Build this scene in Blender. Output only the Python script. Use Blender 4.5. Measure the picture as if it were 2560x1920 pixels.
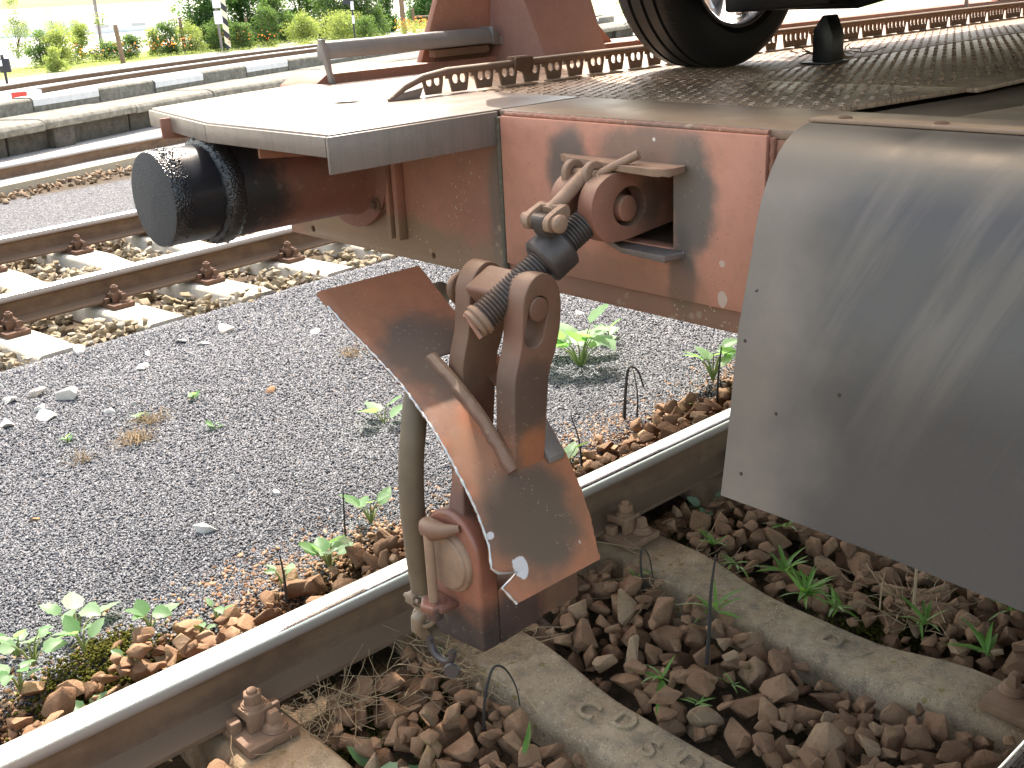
import bpy, bmesh, math, random
import numpy as np
from mathutils import Vector, Matrix
from mathutils.bvhtree import BVHTree

random.seed(7)
rng = np.random.default_rng(7)
PI = math.pi
S = bpy.context.scene
COL = S.collection
for _o in list(bpy.data.objects):
    bpy.data.objects.remove(_o)

# ------------------------------------------------------------------ camera, sky, sun, exposure
CAMP = (-1.5513, -2.15561, 1.45394)
cam_d = bpy.data.cameras.new('camera')
cam = bpy.data.objects.new('camera', cam_d)
COL.objects.link(cam)
RT, DN, FW = Vector((0.73228, -0.67921, -0.04941)), Vector((-0.26797, -0.22068, -0.93781)), Vector((0.62607, 0.69998, -0.34360))
UP = -DN
cam.matrix_world = Matrix(((RT.x, UP.x, -FW.x, CAMP[0]), (RT.y, UP.y, -FW.y, CAMP[1]), (RT.z, UP.z, -FW.z, CAMP[2]), (0, 0, 0, 1)))
cam_d.sensor_width = 36.0
cam_d.lens = 38.7186
cam_d.clip_start = 0.05
cam_d.clip_end = 2000
S.camera = cam

SUN_EL = math.radians(58)
SUN_AZ = Vector((0.56, 0.83))           # horizontal direction towards the sun (x, y)
w = bpy.data.worlds.new('World')
S.world = w
w.use_nodes = True
wn = w.node_tree.nodes
wl = w.node_tree.links
wn.clear()
sky = wn.new('ShaderNodeTexSky')
sky.sky_type = 'NISHITA'
sky.sun_disc = False
sky.sun_elevation = SUN_EL
sky.sun_rotation = math.atan2(SUN_AZ.x, SUN_AZ.y)
sky.air_density = 1.0
sky.dust_density = 2.6
sky.ozone_density = 0.3
bg = wn.new('ShaderNodeBackground')
bg.inputs['Strength'].default_value = 0.15
wo = wn.new('ShaderNodeOutputWorld')
hz = wn.new('ShaderNodeMix')              # a milky, hazy summer sky: much whiter than clear air
hz.data_type = 'RGBA'
hz.blend_type = 'MULTIPLY'
hz.inputs[0].default_value = 1.0
hz.inputs[7].default_value = (1.0, 0.875, 0.705, 1)
wl.new(sky.outputs[0], hz.inputs[6])
wl.new(hz.outputs[2], bg.inputs['Color'])
wl.new(bg.outputs[0], wo.inputs['Surface'])

sun_d = bpy.data.lights.new('sun', 'SUN')
sun_d.energy = 2.2
sun_d.angle = math.radians(0.6)
sun_d.color = (1.0, 0.955, 0.88)
sun = bpy.data.objects.new('sun', sun_d)
COL.objects.link(sun)
sdir = Vector((SUN_AZ.x * math.cos(SUN_EL), SUN_AZ.y * math.cos(SUN_EL), math.sin(SUN_EL)))
sun.rotation_euler = sdir.to_track_quat('Z', 'Y').to_euler()
sun.location = (3, 5, 12)

S.view_settings.view_transform = 'Standard'
S.view_settings.look = 'None'
S.view_settings.gamma = 1.0
S.view_settings.use_curve_mapping = False
S.view_settings.exposure = 2.35
S.cycles.max_bounces = 8
S.cycles.use_denoising = True


# ------------------------------------------------------------------ materials
class NT:
    def __init__(s, name):
        s.m = bpy.data.materials.new(name)
        s.m.use_nodes = True
        s.t = s.m.node_tree
        s.n = s.t.nodes
        s.l = s.t.links
        s.b = next(x for x in s.n if x.type == 'BSDF_PRINCIPLED')
        s.out = next(x for x in s.n if x.type == 'OUTPUT_MATERIAL')
        s.geo = s.n.new('ShaderNodeNewGeometry')
        s.pos = s.geo.outputs['Position']

    def put(s, sock, v):
        if v is None:
            return
        if hasattr(v, 'is_output'):
            s.l.new(v, sock)
        else:
            if isinstance(v, (tuple, list)) and len(v) == 3 and sock.type == 'RGBA':
                v = (*v, 1)
            sock.default_value = v

    def mapped(s, scale, rot=(0, 0, 0), loc=(0, 0, 0), src=None):
        n = s.n.new('ShaderNodeMapping')
        s.put(n.inputs[0], src or s.pos)
        n.inputs['Scale'].default_value = scale
        n.inputs['Rotation'].default_value = rot
        n.inputs['Location'].default_value = loc
        return n.outputs[0]

    def noise(s, scale, detail=4, rough=.55, src=None, dist=0.):
        n = s.n.new('ShaderNodeTexNoise')
        s.put(n.inputs['Vector'], src or s.pos)
        n.inputs['Scale'].default_value = scale
        n.inputs['Detail'].default_value = detail
        n.inputs['Roughness'].default_value = rough
        n.inputs['Distortion'].default_value = dist
        return n.outputs[0]

    def voro(s, scale, src=None, feature='F1', out='Distance', rand=1.0):
        n = s.n.new('ShaderNodeTexVoronoi')
        n.feature = feature
        s.put(n.inputs['Vector'], src or s.pos)
        n.inputs['Scale'].default_value = scale
        n.inputs['Randomness'].default_value = rand
        return n.outputs[out]

    def ramp(s, f, stops, interp='LINEAR'):
        n = s.n.new('ShaderNodeValToRGB')
        s.put(n.inputs[0], f)
        e = n.color_ramp.elements
        n.color_ramp.interpolation = interp
        while len(e) < len(stops):
            e.new(.5)
        for k, (p, c) in enumerate(stops):
            e[k].position = p
            c = (c, c, c) if isinstance(c, (int, float)) else c
            e[k].color = (*c[:3], 1)
        return n.outputs[0]

    def mix(s, f, a, b, mode='MIX'):
        n = s.n.new('ShaderNodeMix')
        n.data_type = 'RGBA'
        n.blend_type = mode
        s.put(n.inputs[0], f)
        s.put(n.inputs[6], a)
        s.put(n.inputs[7], b)
        return n.outputs[2]

    def math(s, op, a, b=None, c=None, clamp=False):
        n = s.n.new('ShaderNodeMath')
        n.operation = op
        n.use_clamp = clamp
        s.put(n.inputs[0], a)
        s.put(n.inputs[1], b)
        s.put(n.inputs[2], c)
        return n.outputs[0]

    def step(s, v, lo, hi):
        n = s.n.new('ShaderNodeMapRange')
        n.interpolation_type = 'SMOOTHSTEP'
        s.put(n.inputs[0], v)
        n.inputs[1].default_value = lo
        n.inputs[2].default_value = hi
        n.inputs[3].default_value = 0
        n.inputs[4].default_value = 1
        return n.outputs[0]

    def dist(s, c, scale=(1, 1, 1)):
        n = s.n.new('ShaderNodeVectorMath')
        n.operation = 'SUBTRACT'
        s.put(n.inputs[0], s.pos)
        n.inputs[1].default_value = c
        n2 = s.n.new('ShaderNodeVectorMath')
        n2.operation = 'MULTIPLY'
        s.l.new(n.outputs[0], n2.inputs[0])
        n2.inputs[1].default_value = scale
        n3 = s.n.new('ShaderNodeVectorMath')
        n3.operation = 'LENGTH'
        s.l.new(n2.outputs[0], n3.inputs[0])
        return n3.outputs['Value']

    def xyz(s, src=None):
        n = s.n.new('ShaderNodeSeparateXYZ')
        s.put(n.inputs[0], src or s.pos)
        return n.outputs

    def stain(s, c, r, scale=(1, 1, 1), soft=.5, wob=.35, nscale=18):
        d = s.math('ADD', s.dist(c, scale), s.math('MULTIPLY', s.math('SUBTRACT', s.noise(nscale, 3), .5), r * wob * 2))
        return s.math('SUBTRACT', 1.0, s.step(d, r * (1 - soft), r))

    def bump(s, h, strength=.3, dist=.003, prev=None):
        n = s.n.new('ShaderNodeBump')
        n.inputs['Strength'].default_value = strength
        n.inputs['Distance'].default_value = dist
        s.put(n.inputs['Height'], h)
        if prev is not None:
            s.l.new(prev, n.inputs['Normal'])
        return n.outputs[0]

    def fin(s, color=None, rough=None, metal=None, normal=None, spec=None, coat=None):
        s.put(s.b.inputs['Base Color'], color)
        s.put(s.b.inputs['Roughness'], rough)
        s.put(s.b.inputs['Metallic'], metal)
        if normal is not None:
            s.l.new(normal, s.b.inputs['Normal'])
        s.put(s.b.inputs['Specular IOR Level'], spec)
        s.put(s.b.inputs['Coat Weight'], coat)
        return s.m


RED = (0.315, 0.132, 0.085)



def paint(name, base=RED, dirt=.35, specks=.25, stains=(), patches=(), rough=.55, fine=True, dustup=.0, streak=0., spec=.4):
    """Weathered oxide paint: mottled colour, brown road grime, greasy stains with a place of their own, light spatter, chips."""
    t = NT(name)
    b2 = tuple(c * .72 for c in base)
    b3 = (min(1, base[0] * 1.12), base[1] * 1.12, base[2] * 1.08)
    c = t.mix(t.ramp(t.noise(5.5, 5, .6), [(.3, 0.), (.75, 1.)]), base, b3)
    c = t.mix(t.math('MULTIPLY', t.ramp(t.noise(38, 5, .65), [(.45, 0.), (.8, 1.)]), .5), c, b2)
    # brown road dirt in clouds
    dn = t.ramp(t.noise(3.2, 6, .65, dist=.6), [(.36, 0.), (.68, 1.)])
    c = t.mix(t.math('MULTIPLY', dn, dirt), c, (0.135, 0.088, 0.052))
    if streak:
        sx = t.noise(1, 4, .6, src=t.mapped((60, 60, 3.0)))
        c = t.mix(t.math('MULTIPLY', t.ramp(sx, [(.45, 0.), (.72, 1.)]), streak), c, (0.125, 0.112, 0.085))
    if dustup:
        z = t.xyz(t.geo.outputs['Normal'])[2]
        up = t.math('MULTIPLY', t.step(z, .2, .95), t.ramp(t.noise(9, 5), [(.25, .5), (.7, 1.)]))
        c = t.mix(t.math('MULTIPLY', up, dustup), c, (0.30, 0.225, 0.145))
    for (cc, r, sc, amt, col) in stains:
        c = t.mix(t.math('MULTIPLY', t.stain(cc, r, sc), amt), c, col)
    if specks:
        v = t.voro(95)
        n = t.noise(7, 3)
        k = t.math('MULTIPLY', t.math('LESS_THAN', v, .21), t.math('GREATER_THAN', n, .54))
        k = t.math('MULTIPLY', k, t.math('GREATER_THAN', t.noise(60, 1), .5))
        c = t.mix(t.math('MULTIPLY', k, specks * 2), c, (0.40, 0.31, 0.2))
        v2 = t.voro(31)
        k2 = t.math('SUBTRACT', 1.0, t.step(v2, .14, .3))
        k2 = t.math('MULTIPLY', k2, t.math('GREATER_THAN', t.noise(9, 2), .57))
        c = t.mix(t.math('MULTIPLY', k2, specks * .9), c, (0.30, 0.215, 0.14))
    # tiny dark chips
    v3 = t.voro(140)
    k3 = t.math('MULTIPLY', t.math('LESS_THAN', v3, .13), t.math('GREATER_THAN', t.noise(23, 2), .55))
    c = t.mix(t.math('MULTIPLY', k3, .8), c, (0.04, 0.022, 0.016))
    for (cc, r, sc, col) in patches:
        c = t.mix(t.stain(cc, r, sc, soft=.12, wob=.45, nscale=45), c, col)
    rg = t.math('ADD', rough - .1, t.math('MULTIPLY', t.noise(14, 4), .25))
    h = t.math('ADD', t.math('MULTIPLY', t.noise(160, 3), .5), t.noise(26, 4))
    nb = t.bump(h, .22, .0018)
    return t.fin(c, rg, 0., nb, spec)


GREASE = (0.060, 0.050, 0.040)
GREY = (0.105, 0.095, 0.078)
M = {}
M['red'] = paint('red_oxide', dirt=.35, specks=.3)
M['headstock'] = paint('headstock_paint', dirt=.5, specks=.9, stains=[
    ((0.015, -.40, .98), .045, (1, 1, .16), .65, (0.10, .095, .075)),
    ((0.0, -.62, 1.10), .085, (1, 1, .8), .75, GREY), ((0.0, -.905, 1.07), .10, (1, 1.25, .55), .85, GREY), ((0, -.80, 1.15), .10, (1, .7, 1.5), .6, GREY),
    ((0, -.90, .93), .07, (1, 1.5, .5), .65, (.085, .075, .06)), ((0.01, .05, .86), .5, (1, .9, 4.5), .75, (.185, .13, .075)),
    ((0, -.75, .86), .4, (1, 1, 4.0), .55, (.20, .125, .075))])
M['plate'] = paint('cover_plate_paint', base=(0.46, 0.205, 0.135), dirt=.10, specks=.12, stains=[
    ((0.0, -.62, 1.105), .082, (1, 1.1, .8), .85, GREY), ((0.0, -.925, 1.07), .085, (1, 1.2, .55), .92, GREY), ((0, -.82, 1.15), .10, (1, .62, 1.7), .75, (.15, .11, .08)),
    ((0, -.905, .92), .06, (1, 1.35, .5), .8, (.085, .072, .06)), ((0, -.70, .88), .32, (1, .9, 3.6), .6, (.225, .125, .075))],
    patches=[((0, -.995, .965), .007, (1, 1, 1), (.5, .36, .28)), ((0, -.998, .90), .010, (1, 1, .6), (.5, .38, .3)), ((0, -.84, 1.172), .004, (1, 1, 1), (.6, .5, .42))])
M['deck'] = paint('deck_paint', base=(0.235, 0.150, 0.098), dirt=.45, specks=.12, dustup=.6, rough=.42, spec=.55)
M['platform'] = paint('platform_paint', base=(0.215, 0.165, 0.14), dirt=.3, specks=0, dustup=.25, streak=.5, rough=.34, spec=.6)
M['guard'] = paint('guard_paint', base=(0.32, 0.118, 0.058), dirt=.5, specks=.14, rough=.5, stains=[
    ((-.335, -.845, .545), .125, (.9, .8, .85), .95, (0.098, .070, .048)), ((-.31, -.56, .79), .125, (.8, .8, .8), .9, (.088, .068, .052)),
    ((-.41, -.66, .72), .06, (1, .8, .8), .5, (.14, .10, .075)), ((-.39, -.74, .64), .075, (1.3, .8, .8), .4, (.25, .16, .105))],
    patches=[((-.398, -.865, .472), .017, (1, .7, .7), (.50, .48, .47)), ((-.432, -.825, .535), .008, (1, 1, 1), (.5, .48, .47)),
             ((-.25, -.868, .475), .004, (1, 1, .3), (.5, .42, .36)), ((-.252, -.862, .486), .005, (1, 1, 1), (.28, .05, .05))])
M['coupling'] = paint('coupling_paint', base=(0.185, 0.088, 0.056), dirt=.7, specks=.12, dustup=.4, rough=.5, stains=[
    ((-.28, -.76, .74), .09, (1, .6, 1), .75, (.075, .052, .038)), ((-.27, -.76, .635), .06, (1, 1, 1), .8, (.34, .12, .05))])
M['bracket'] = paint('bracket_paint', base=(0.26, 0.085, 0.05), dirt=.5, specks=.1, rough=.42, spec=.6, stains=[
    ((-.45, -.71, .265), .135, (1, .75, 1), .95, (.030, .028, .030)), ((-.36, -.8, .30), .12, (1, 1, 1), .85, (.022, .02, .02)), ((-.40, -.72, .56), .06, (1, 1, 1), .6, (.06, .045, .04))])
M['buffer_red'] = paint('buffer_paint', base=(0.175, 0.062, 0.045), dirt=.4, specks=.15, rough=.5, stains=[((-.40, .10, 1.06), .205, (1, .7, .85), .98, (.014, .013, .014))])
M['lug'] = paint('lug_paint', base=(0.30, 0.13, 0.085), dirt=.35, specks=.08, dustup=.5, stains=[((.03, -.82, 1.05), .07, (1, 1, 1), .7, (.06, .04, .03))])
M['guide'] = paint('guide_paint', base=(0.145, 0.085, 0.060), dirt=.5, specks=0, dustup=.6, rough=.5)
M['seam'] = paint('olive_seam', base=(0.105, 0.092, 0.066), dirt=.4, specks=.2, rough=.6)
M['gusset'] = paint('gusset_paint', base=(0.275, 0.135, 0.105), dirt=.35, specks=.12)


def metal_grime(name, base, rough=.55, metal=.35, bumpy=.3):
    t = NT(name)
    c = t.mix(t.ramp(t.noise(22, 5, .65), [(.3, 0.), (.75, 1.)]), base, tuple(x * 1.7 for x in base))
    c = t.mix(t.math('MULTIPLY', t.ramp(t.noise(7, 4), [(.5, 0.), (.75, 1.)]), .5), c, (0.16, 0.085, 0.045))
    nb = t.bump(t.noise(120, 4), bumpy, .002)
    return t.fin(c, t.math('ADD', rough - .12, t.math('MULTIPLY', t.noise(40, 3), .25)), metal, nb)


M['screw'] = metal_grime('greasy_thread', (0.062, 0.050, 0.044), .48, .35)
M['dusty'] = metal_grime('dusty_forging', (0.20, 0.125, 0.080), .62, .05)
M['steel'] = metal_grime('dull_grey_steel', (0.17, 0.155, 0.15), .42, .4)
M['plate_grey'] = metal_grime('grey_cut_plate', (0.16, 0.14, 0.125), .45, .4)
M['rustbolt'] = metal_grime('rusty_fastening', (0.155, 0.090, 0.052), .75, .0)
M['rustdark'] = metal_grime('dark_rusty_fastening', (0.080, 0.040, 0.022), .8, .0)


def mk_tar():
    t = NT('tarry_black')
    lump = t.voro(260, feature='SMOOTH_F1')
    n = t.noise(30, 5, .7)
    d = t.ramp(t.noise(16, 4), [(.35, 0.), (.6, 1.)])
    x = t.xyz()[0]
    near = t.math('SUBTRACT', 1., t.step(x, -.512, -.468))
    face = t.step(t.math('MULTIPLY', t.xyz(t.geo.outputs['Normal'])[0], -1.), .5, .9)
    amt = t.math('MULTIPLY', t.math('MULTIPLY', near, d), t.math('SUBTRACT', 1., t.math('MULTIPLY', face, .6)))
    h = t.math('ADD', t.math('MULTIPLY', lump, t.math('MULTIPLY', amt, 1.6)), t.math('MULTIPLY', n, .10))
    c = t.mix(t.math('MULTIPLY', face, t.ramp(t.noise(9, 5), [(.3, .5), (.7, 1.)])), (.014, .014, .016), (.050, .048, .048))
    nb = t.bump(h, .5, .005)
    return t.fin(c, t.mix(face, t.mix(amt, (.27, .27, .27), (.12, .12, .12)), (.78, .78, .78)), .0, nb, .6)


M['tar'] = mk_tar()
t = NT('tar_lumps')
M['tar_lumps'] = t.fin((.017, .016, .016), .22, 0., t.bump(t.voro(300, feature='SMOOTH_F1'), .6, .004), .6)


def mk_flap():
    t = NT('flap_steel')
    x, y, z = t.xyz()
    # vertical scrape marks where vehicles and the flap rub: along the run of the sheet
    cx_ = t.n.new('ShaderNodeCombineXYZ')
    t.put(cx_.inputs[0], x)
    t.put(cx_.inputs[1], t.math('ADD', y, t.math('MULTIPLY', z, .42)))
    t.put(cx_.inputs[2], z)
    st = t.noise(1, 6, .62, src=t.mapped((1.0, 13, 1.6), src=cx_.outputs[0]), dist=.5)
    st2 = t.noise(1, 4, .6, src=t.mapped((1.5, 62, 1.2), src=cx_.outputs[0]))
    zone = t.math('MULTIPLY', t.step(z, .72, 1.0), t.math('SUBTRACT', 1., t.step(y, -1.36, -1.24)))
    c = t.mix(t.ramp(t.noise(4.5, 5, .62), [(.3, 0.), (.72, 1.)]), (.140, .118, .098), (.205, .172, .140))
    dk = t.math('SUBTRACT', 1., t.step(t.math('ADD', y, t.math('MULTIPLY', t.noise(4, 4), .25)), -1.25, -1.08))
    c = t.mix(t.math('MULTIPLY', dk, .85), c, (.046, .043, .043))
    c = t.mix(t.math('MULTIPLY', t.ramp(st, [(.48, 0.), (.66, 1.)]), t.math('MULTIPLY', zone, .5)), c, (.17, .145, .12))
    c = t.mix(t.math('MULTIPLY', t.ramp(st2, [(.5, 0.), (.7, 1.)]), t.math('MULTIPLY', t.math('MULTIPLY', zone, t.ramp(t.noise(5, 3), [(.4, 0.), (.65, 1.)])), .5)), c, (.05, .05, .052))
    c = t.mix(t.math('MULTIPLY', t.step(z, 1.12, 1.17), .6), c, (.11, .10, .075))
    for cc, r in [((-.11, -1.35, .66), .055), ((-.11, -1.47, .66), .028), ((-.1, -1.60, .62), .03), ((-.1, -1.25, .70), .02)]:
        c = t.mix(t.math('MULTIPLY', t.stain(cc, r, (1, 1, 1), .95, .6, 9), .4), c, (.19, .17, .15))
    pit = t.math('MULTIPLY', t.math('LESS_THAN', t.voro(17), .06), t.math('GREATER_THAN', t.noise(5, 2), .52))
    c = t.mix(pit, c, (.03, .02, .015))
    rg = t.mix(t.math('MULTIPLY', zone, .6), t.mix(dk, (.58, .58, .58), (.46, .46, .46)), t.ramp(st, [(.4, .26), (.65, .5)]))
    h = t.math('ADD', t.noise(90, 4), t.math('MULTIPLY', st2, .6))
    return t.fin(c, rg, .25, t.bump(h, .12, .002), .5)


M['flap'] = mk_flap()


def mk_rail(name, shade=(0.080, 0.044, 0.025), side=(0.14, 0.080, 0.043)):
    t = NT(name)
    z = t.xyz(t.geo.outputs['Normal'])[2]
    o = t.n.new('ShaderNodeTexCoord').outputs['Object']
    oz = t.xyz(o)[2]
    top = t.math('MULTIPLY', t.step(z, .04, .3), t.step(oz, -.016, -.009))
    c = t.mix(t.ramp(t.noise(16, 6, .65), [(.3, 0.), (.72, 1.)]), shade, side)
    c = t.mix(t.math('MULTIPLY', t.ramp(t.noise(1, 4, src=t.mapped((2.5, 20, 20))), [(.42, 0.), (.7, 1.)]), .5), c, (.19, .125, .075))
    # dusty foot
    c = t.mix(t.math('MULTIPLY', t.step(z, .35, .8), t.math('SUBTRACT', 1., t.step(oz, -.12, -.09))), c, (.165, .105, .062))
    sc = t.noise(1, 3, src=t.mapped((1.2, 210, 40)))
    c = t.mix(top, c, t.mix(t.ramp(sc, [(.35, 0.), (.7, 1.)]), (.62, .62, .63), (.80, .80, .81)))
    flank = t.math('MULTIPLY', t.step(oz, -.040, -.012), t.math('SUBTRACT', 1., top))
    flank = t.math('MULTIPLY', flank, t.step(oz, -.045, -.040))
    c = t.mix(t.math('MULTIPLY', flank, .9), c, (.46, .45, .45))
    rg = t.mix(top, (.78, .78, .78), t.ramp(sc, [(.3, .20), (.75, .32)]))
    rg = t.mix(flank, rg, (.36, .36, .36))
    return t.fin(c, rg, t.math('MAXIMUM', top, t.math('MULTIPLY', flank, .85)), t.bump(t.noise(130, 4), .2, .0015))


M['rail'] = mk_rail('rail_steel')


def mk_concrete(name, a, b, lichen=.0, glit=.5, rust=None):
    t = NT(name)
    c = t.mix(t.ramp(t.noise(11, 6, .68), [(.3, 0.), (.72, 1.)]), a, b)
    agg = t.voro(118, out='Color')
    av = t.voro(118)
    am = t.math('MULTIPLY', t.math('LESS_THAN', av, .28), t.math('GREATER_THAN', t.xyz(agg)[0], .55))
    c = t.mix(t.math('MULTIPLY', t.math('MULTIPLY', am, t.ramp(t.noise(5, 4), [(.35, .15), (.65, 1.)])), glit * .75), c, (.62, .52, .38))
    am2 = t.math('MULTIPLY', t.math('LESS_THAN', t.voro(120), .22), t.math('GREATER_THAN', t.noise(8, 3), .5))
    c = t.mix(t.math('MULTIPLY', am2, .6), c, tuple(x * .35 for x in a))
    if lichen:
        lm = t.math('MULTIPLY', t.math('SUBTRACT', 1., t.step(t.voro(24), .16, .24)), t.math('GREATER_THAN', t.noise(6, 3), .52))
        c = t.mix(t.math('MULTIPLY', lm, lichen), c, (.20, .155, .03))
        c = t.mix(t.math('MULTIPLY', t.ramp(t.noise(20, 5, .7), [(.48, 0.), (.68, 1.)]), .55), c, (.085, .078, .066))
    if rust:
        for cc in rust:
            c = t.mix(t.math('MULTIPLY', t.stain(cc, .30, (1, 1, 1), .8, .3, 9), .62), c, (.215, .125, .06))
    h = t.math('ADD', t.math('MULTIPLY', t.voro(150), -.7), t.noise(45, 5, .7))
    return t.fin(c, .86, 0., t.bump(h, .55, .004), .3)


M['sleeper'] = mk_concrete('sleeper_concrete', (.27, .195, .115), (.43, .335, .215), .75, .95,
                           rust=[(.06, -.1, -.19), (.71, -.1, -.19), (-.58, -.1, -.19), (.06, -1.45, -.19), (.71, -1.45, -.19), (1.36, -.1, -.19)])
M['sleeper_pale'] = mk_concrete('pale_sleeper_concrete', (.42, .375, .30), (.56, .52, .44), 0, .25)
M['kerb'] = mk_concrete('platform_concrete', (.10, .094, .075), (.27, .255, .215), .2, .3)
M['kerb_dark'] = mk_concrete('mossy_shaded_wall', (.04, .035, .028), (.115, .10, .08), .1, .1)  # mossy wall; the shade below the coping is also put into its colour
M['kerb_white'] = mk_concrete('whitewashed_kerb', (.62, .62, .62), (.80, .80, .80), 0, .0)


def mk_stone(name, a, b, c3, dusty):
    t = NT(name)
    oi = t.n.new('ShaderNodeObjectInfo').outputs['Random']
    at = t.n.new('ShaderNodeAttribute')
    at.attribute_name = 'tone'
    v = t.math('FRACT', t.math('ADD', oi, at.outputs['Fac']))
    c = t.ramp(v, [(0, a), (.5, b), (.85, c3), (1., dusty)])
    c = t.mix(t.ramp(t.noise(34, 5, .65), [(.3, 0.), (.75, 1.)]), c, t.mix(.4, c, dusty))
    c = t.mix(t.math('MULTIPLY', t.ramp(t.noise(120, 3), [(.52, 0.), (.7, 1.)]), .35), c, a)
    ln = t.math('MULTIPLY', t.math('GREATER_THAN', t.noise(10, 3), .62), t.math('GREATER_THAN', t.noise(50, 3), .52))
    c = t.mix(t.math('MULTIPLY', ln, .35), c, (.19, .15, .05))
    return t.fin(c, .8, 0., t.bump(t.math('ADD', t.math('MULTIPLY', t.noise(34, 5, .72), 1.6), t.math('ADD', t.noise(95, 5, .7), t.math('MULTIPLY', t.noise(300, 2), .4))), .6, .006), .3)


M['stone'] = mk_stone('brown_stone', (.150, .074, .037), (.225, .118, .060), (.265, .152, .080), (.34, .235, .14))
M['stone_pale'] = mk_stone('tan_stone', (.20, .15, .085), (.30, .235, .14), (.27, .24, .19), (.42, .37, .28))
M['stone_mid'] = mk_stone('far_brown_stone', (.17, .105, .06), (.25, .16, .09), (.21, .15, .10), (.32, .24, .16))
M['stone_white'] = mk_stone('limestone', (.52, .48, .42), (.60, .57, .53), (.45, .38, .30), (.66, .63, .6))


def mk_chip():
    t = NT('gravel_chip')
    at = t.n.new('ShaderNodeAttribute')
    at.attribute_name = 'tone'
    f = at.outputs['Fac']
    c = t.ramp(f, [(0, (.050, .052, .059)), (.45, (.108, .112, .124)), (.80, (.165, .17, .183)), (.93, (.40, .40, .41)), (.985, (.24, .155, .085))])
    c = t.mix(.35, c, t.mix(t.noise(2.2, 4), (.085, .085, .094), (.19, .19, .20)))
    return t.fin(c, .62, 0., None, .5)


M['chip'] = mk_chip()
t = NT('rusty_chip')
at = t.n.new('ShaderNodeAttribute')
at.attribute_name = 'tone'
M['chip_brown'] = t.fin(t.ramp(at.outputs['Fac'], [(0, (.10, .05, .026)), (.5, (.235, .125, .06)), (1., (.34, .22, .13))]), .75, 0., None, .4)


def mk_ground():
    t = NT('ground_soil')
    x, y, z = t.xyz()
    f = t.voro(120, out='Color')
    fv = t.xyz(f)[0]
    grey = t.mix(t.math('POWER', fv, 2.), (.030, .030, .034), (.22, .22, .23))
    soil = t.mix(t.ramp(t.noise(26, 6, .7), [(.35, 0.), (.7, 1.)]), (.032, .022, .013), (.105, .068, .038))
    soil = t.mix(t.math('MULTIPLY', t.ramp(t.noise(7, 4), [(.5, 0.), (.64, 1.)]), .6), soil, (.040, .036, .012))
    yn = t.math('ADD', y, t.math('MULTIPLY', t.math('SUBTRACT', t.noise(5, 4), .5), .22))
    k = t.math('MULTIPLY', t.step(yn, .34, .46), t.math('SUBTRACT', 1., t.step(yn, 2.9, 3.15)))
    yy = t.math('SUBTRACT', yn, t.math('MULTIPLY', x, .11))
    k2 = t.math('MULTIPLY', t.step(yy, 5.55, 5.8), t.math('SUBTRACT', 1., t.step(yy, 7.6, 7.9)))
    k = t.math('MAXIMUM', k, k2)
    c = t.mix(k, soil, grey)
    far = t.step(yy, 8.0, 9.0)
    fg = t.mix(t.ramp(t.noise(1.3, 6, .7), [(.35, 0.), (.65, 1.)]), (.33, .31, .28), (.52, .50, .47))
    c = t.mix(far, c, fg)
    yr = t.math('SUBTRACT', y, t.math('MULTIPLY', x, .62))
    gr = t.step(t.math('ADD', yr, t.math('MULTIPLY', t.noise(.6, 3), 1.2)), 20.4, 21.6)
    c = t.mix(gr, c, t.mix(t.noise(3, 5), (.12, .17, .04), (.26, .27, .10)))
    far_glare = t.step(t.math('ADD', yr, t.math('MULTIPLY', t.noise(.4, 3), 2.)), 24.5, 27.)  # ground beyond the bushes painted pale so it burns out as white glare
    c = t.mix(far_glare, c, t.mix(t.noise(.8, 5), (.50, .49, .45), (.66, .65, .62)))
    return t.fin(c, .9, 0., t.bump(t.math('ADD', t.math('MULTIPLY', t.voro(120), -1.), t.noise(30, 5)), .7, .006), .25)


M['ground'] = mk_ground()


def mk_leaf(name, a, b, trans=.5, rough=.45):
    t = NT(name)
    oi = t.n.new('ShaderNodeObjectInfo').outputs['Random']
    at = t.n.new('ShaderNodeAttribute')
    at.attribute_name = 'tone'
    v = t.math('FRACT', t.math('ADD', oi, at.outputs['Fac']))
    c = t.mix(v, a, b)
    t.fin(c, rough, 0., None, .4)
    tr = t.n.new('ShaderNodeBsdfTranslucent')
    cc = t.mix(.5, c, t.mix(1., c, (1.0, 1.35, .35), 'MULTIPLY'))
    t.put(tr.inputs[0], t.mix(1., cc, (1.9, 1.9, 1.5), 'MULTIPLY'))
    ms = t.n.new('ShaderNodeMixShader')
    ms.inputs[0].default_value = trans
    t.l.new(t.b.outputs[0], ms.inputs[1])
    t.l.new(tr.outputs[0], ms.inputs[2])
    t.l.new(ms.outputs[0], t.out.inputs[0])
    return t.m


M['leaf'] = mk_leaf('weed_leaf', (.12, .235, .10), (.235, .335, .21), .45)
M['blade'] = mk_leaf('grass_blade', (.09, .20, .035), (.19, .30, .085), .4)
M['stem'] = mk_leaf('green_stem', (.14, .20, .06), (.22, .24, .10), .2)
M['tree_dark'] = mk_leaf('dark_foliage', (.040, .090, .026), (.10, .165, .055), .45, .6)
M['tree_mid'] = mk_leaf('mid_foliage', (.06, .105, .034), (.14, .19, .075), .45, .6)
M['tree_light'] = mk_leaf('light_foliage', (.17, .20, .07), (.33, .34, .15), .45, .6)
M['tree_grey'] = mk_leaf('grey_foliage', (.16, .19, .12), (.26, .28, .18), .5, .6)
M['flower'] = mk_leaf('orange_petal', (.62, .13, .03), (.70, .22, .06), .4, .6)


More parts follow.
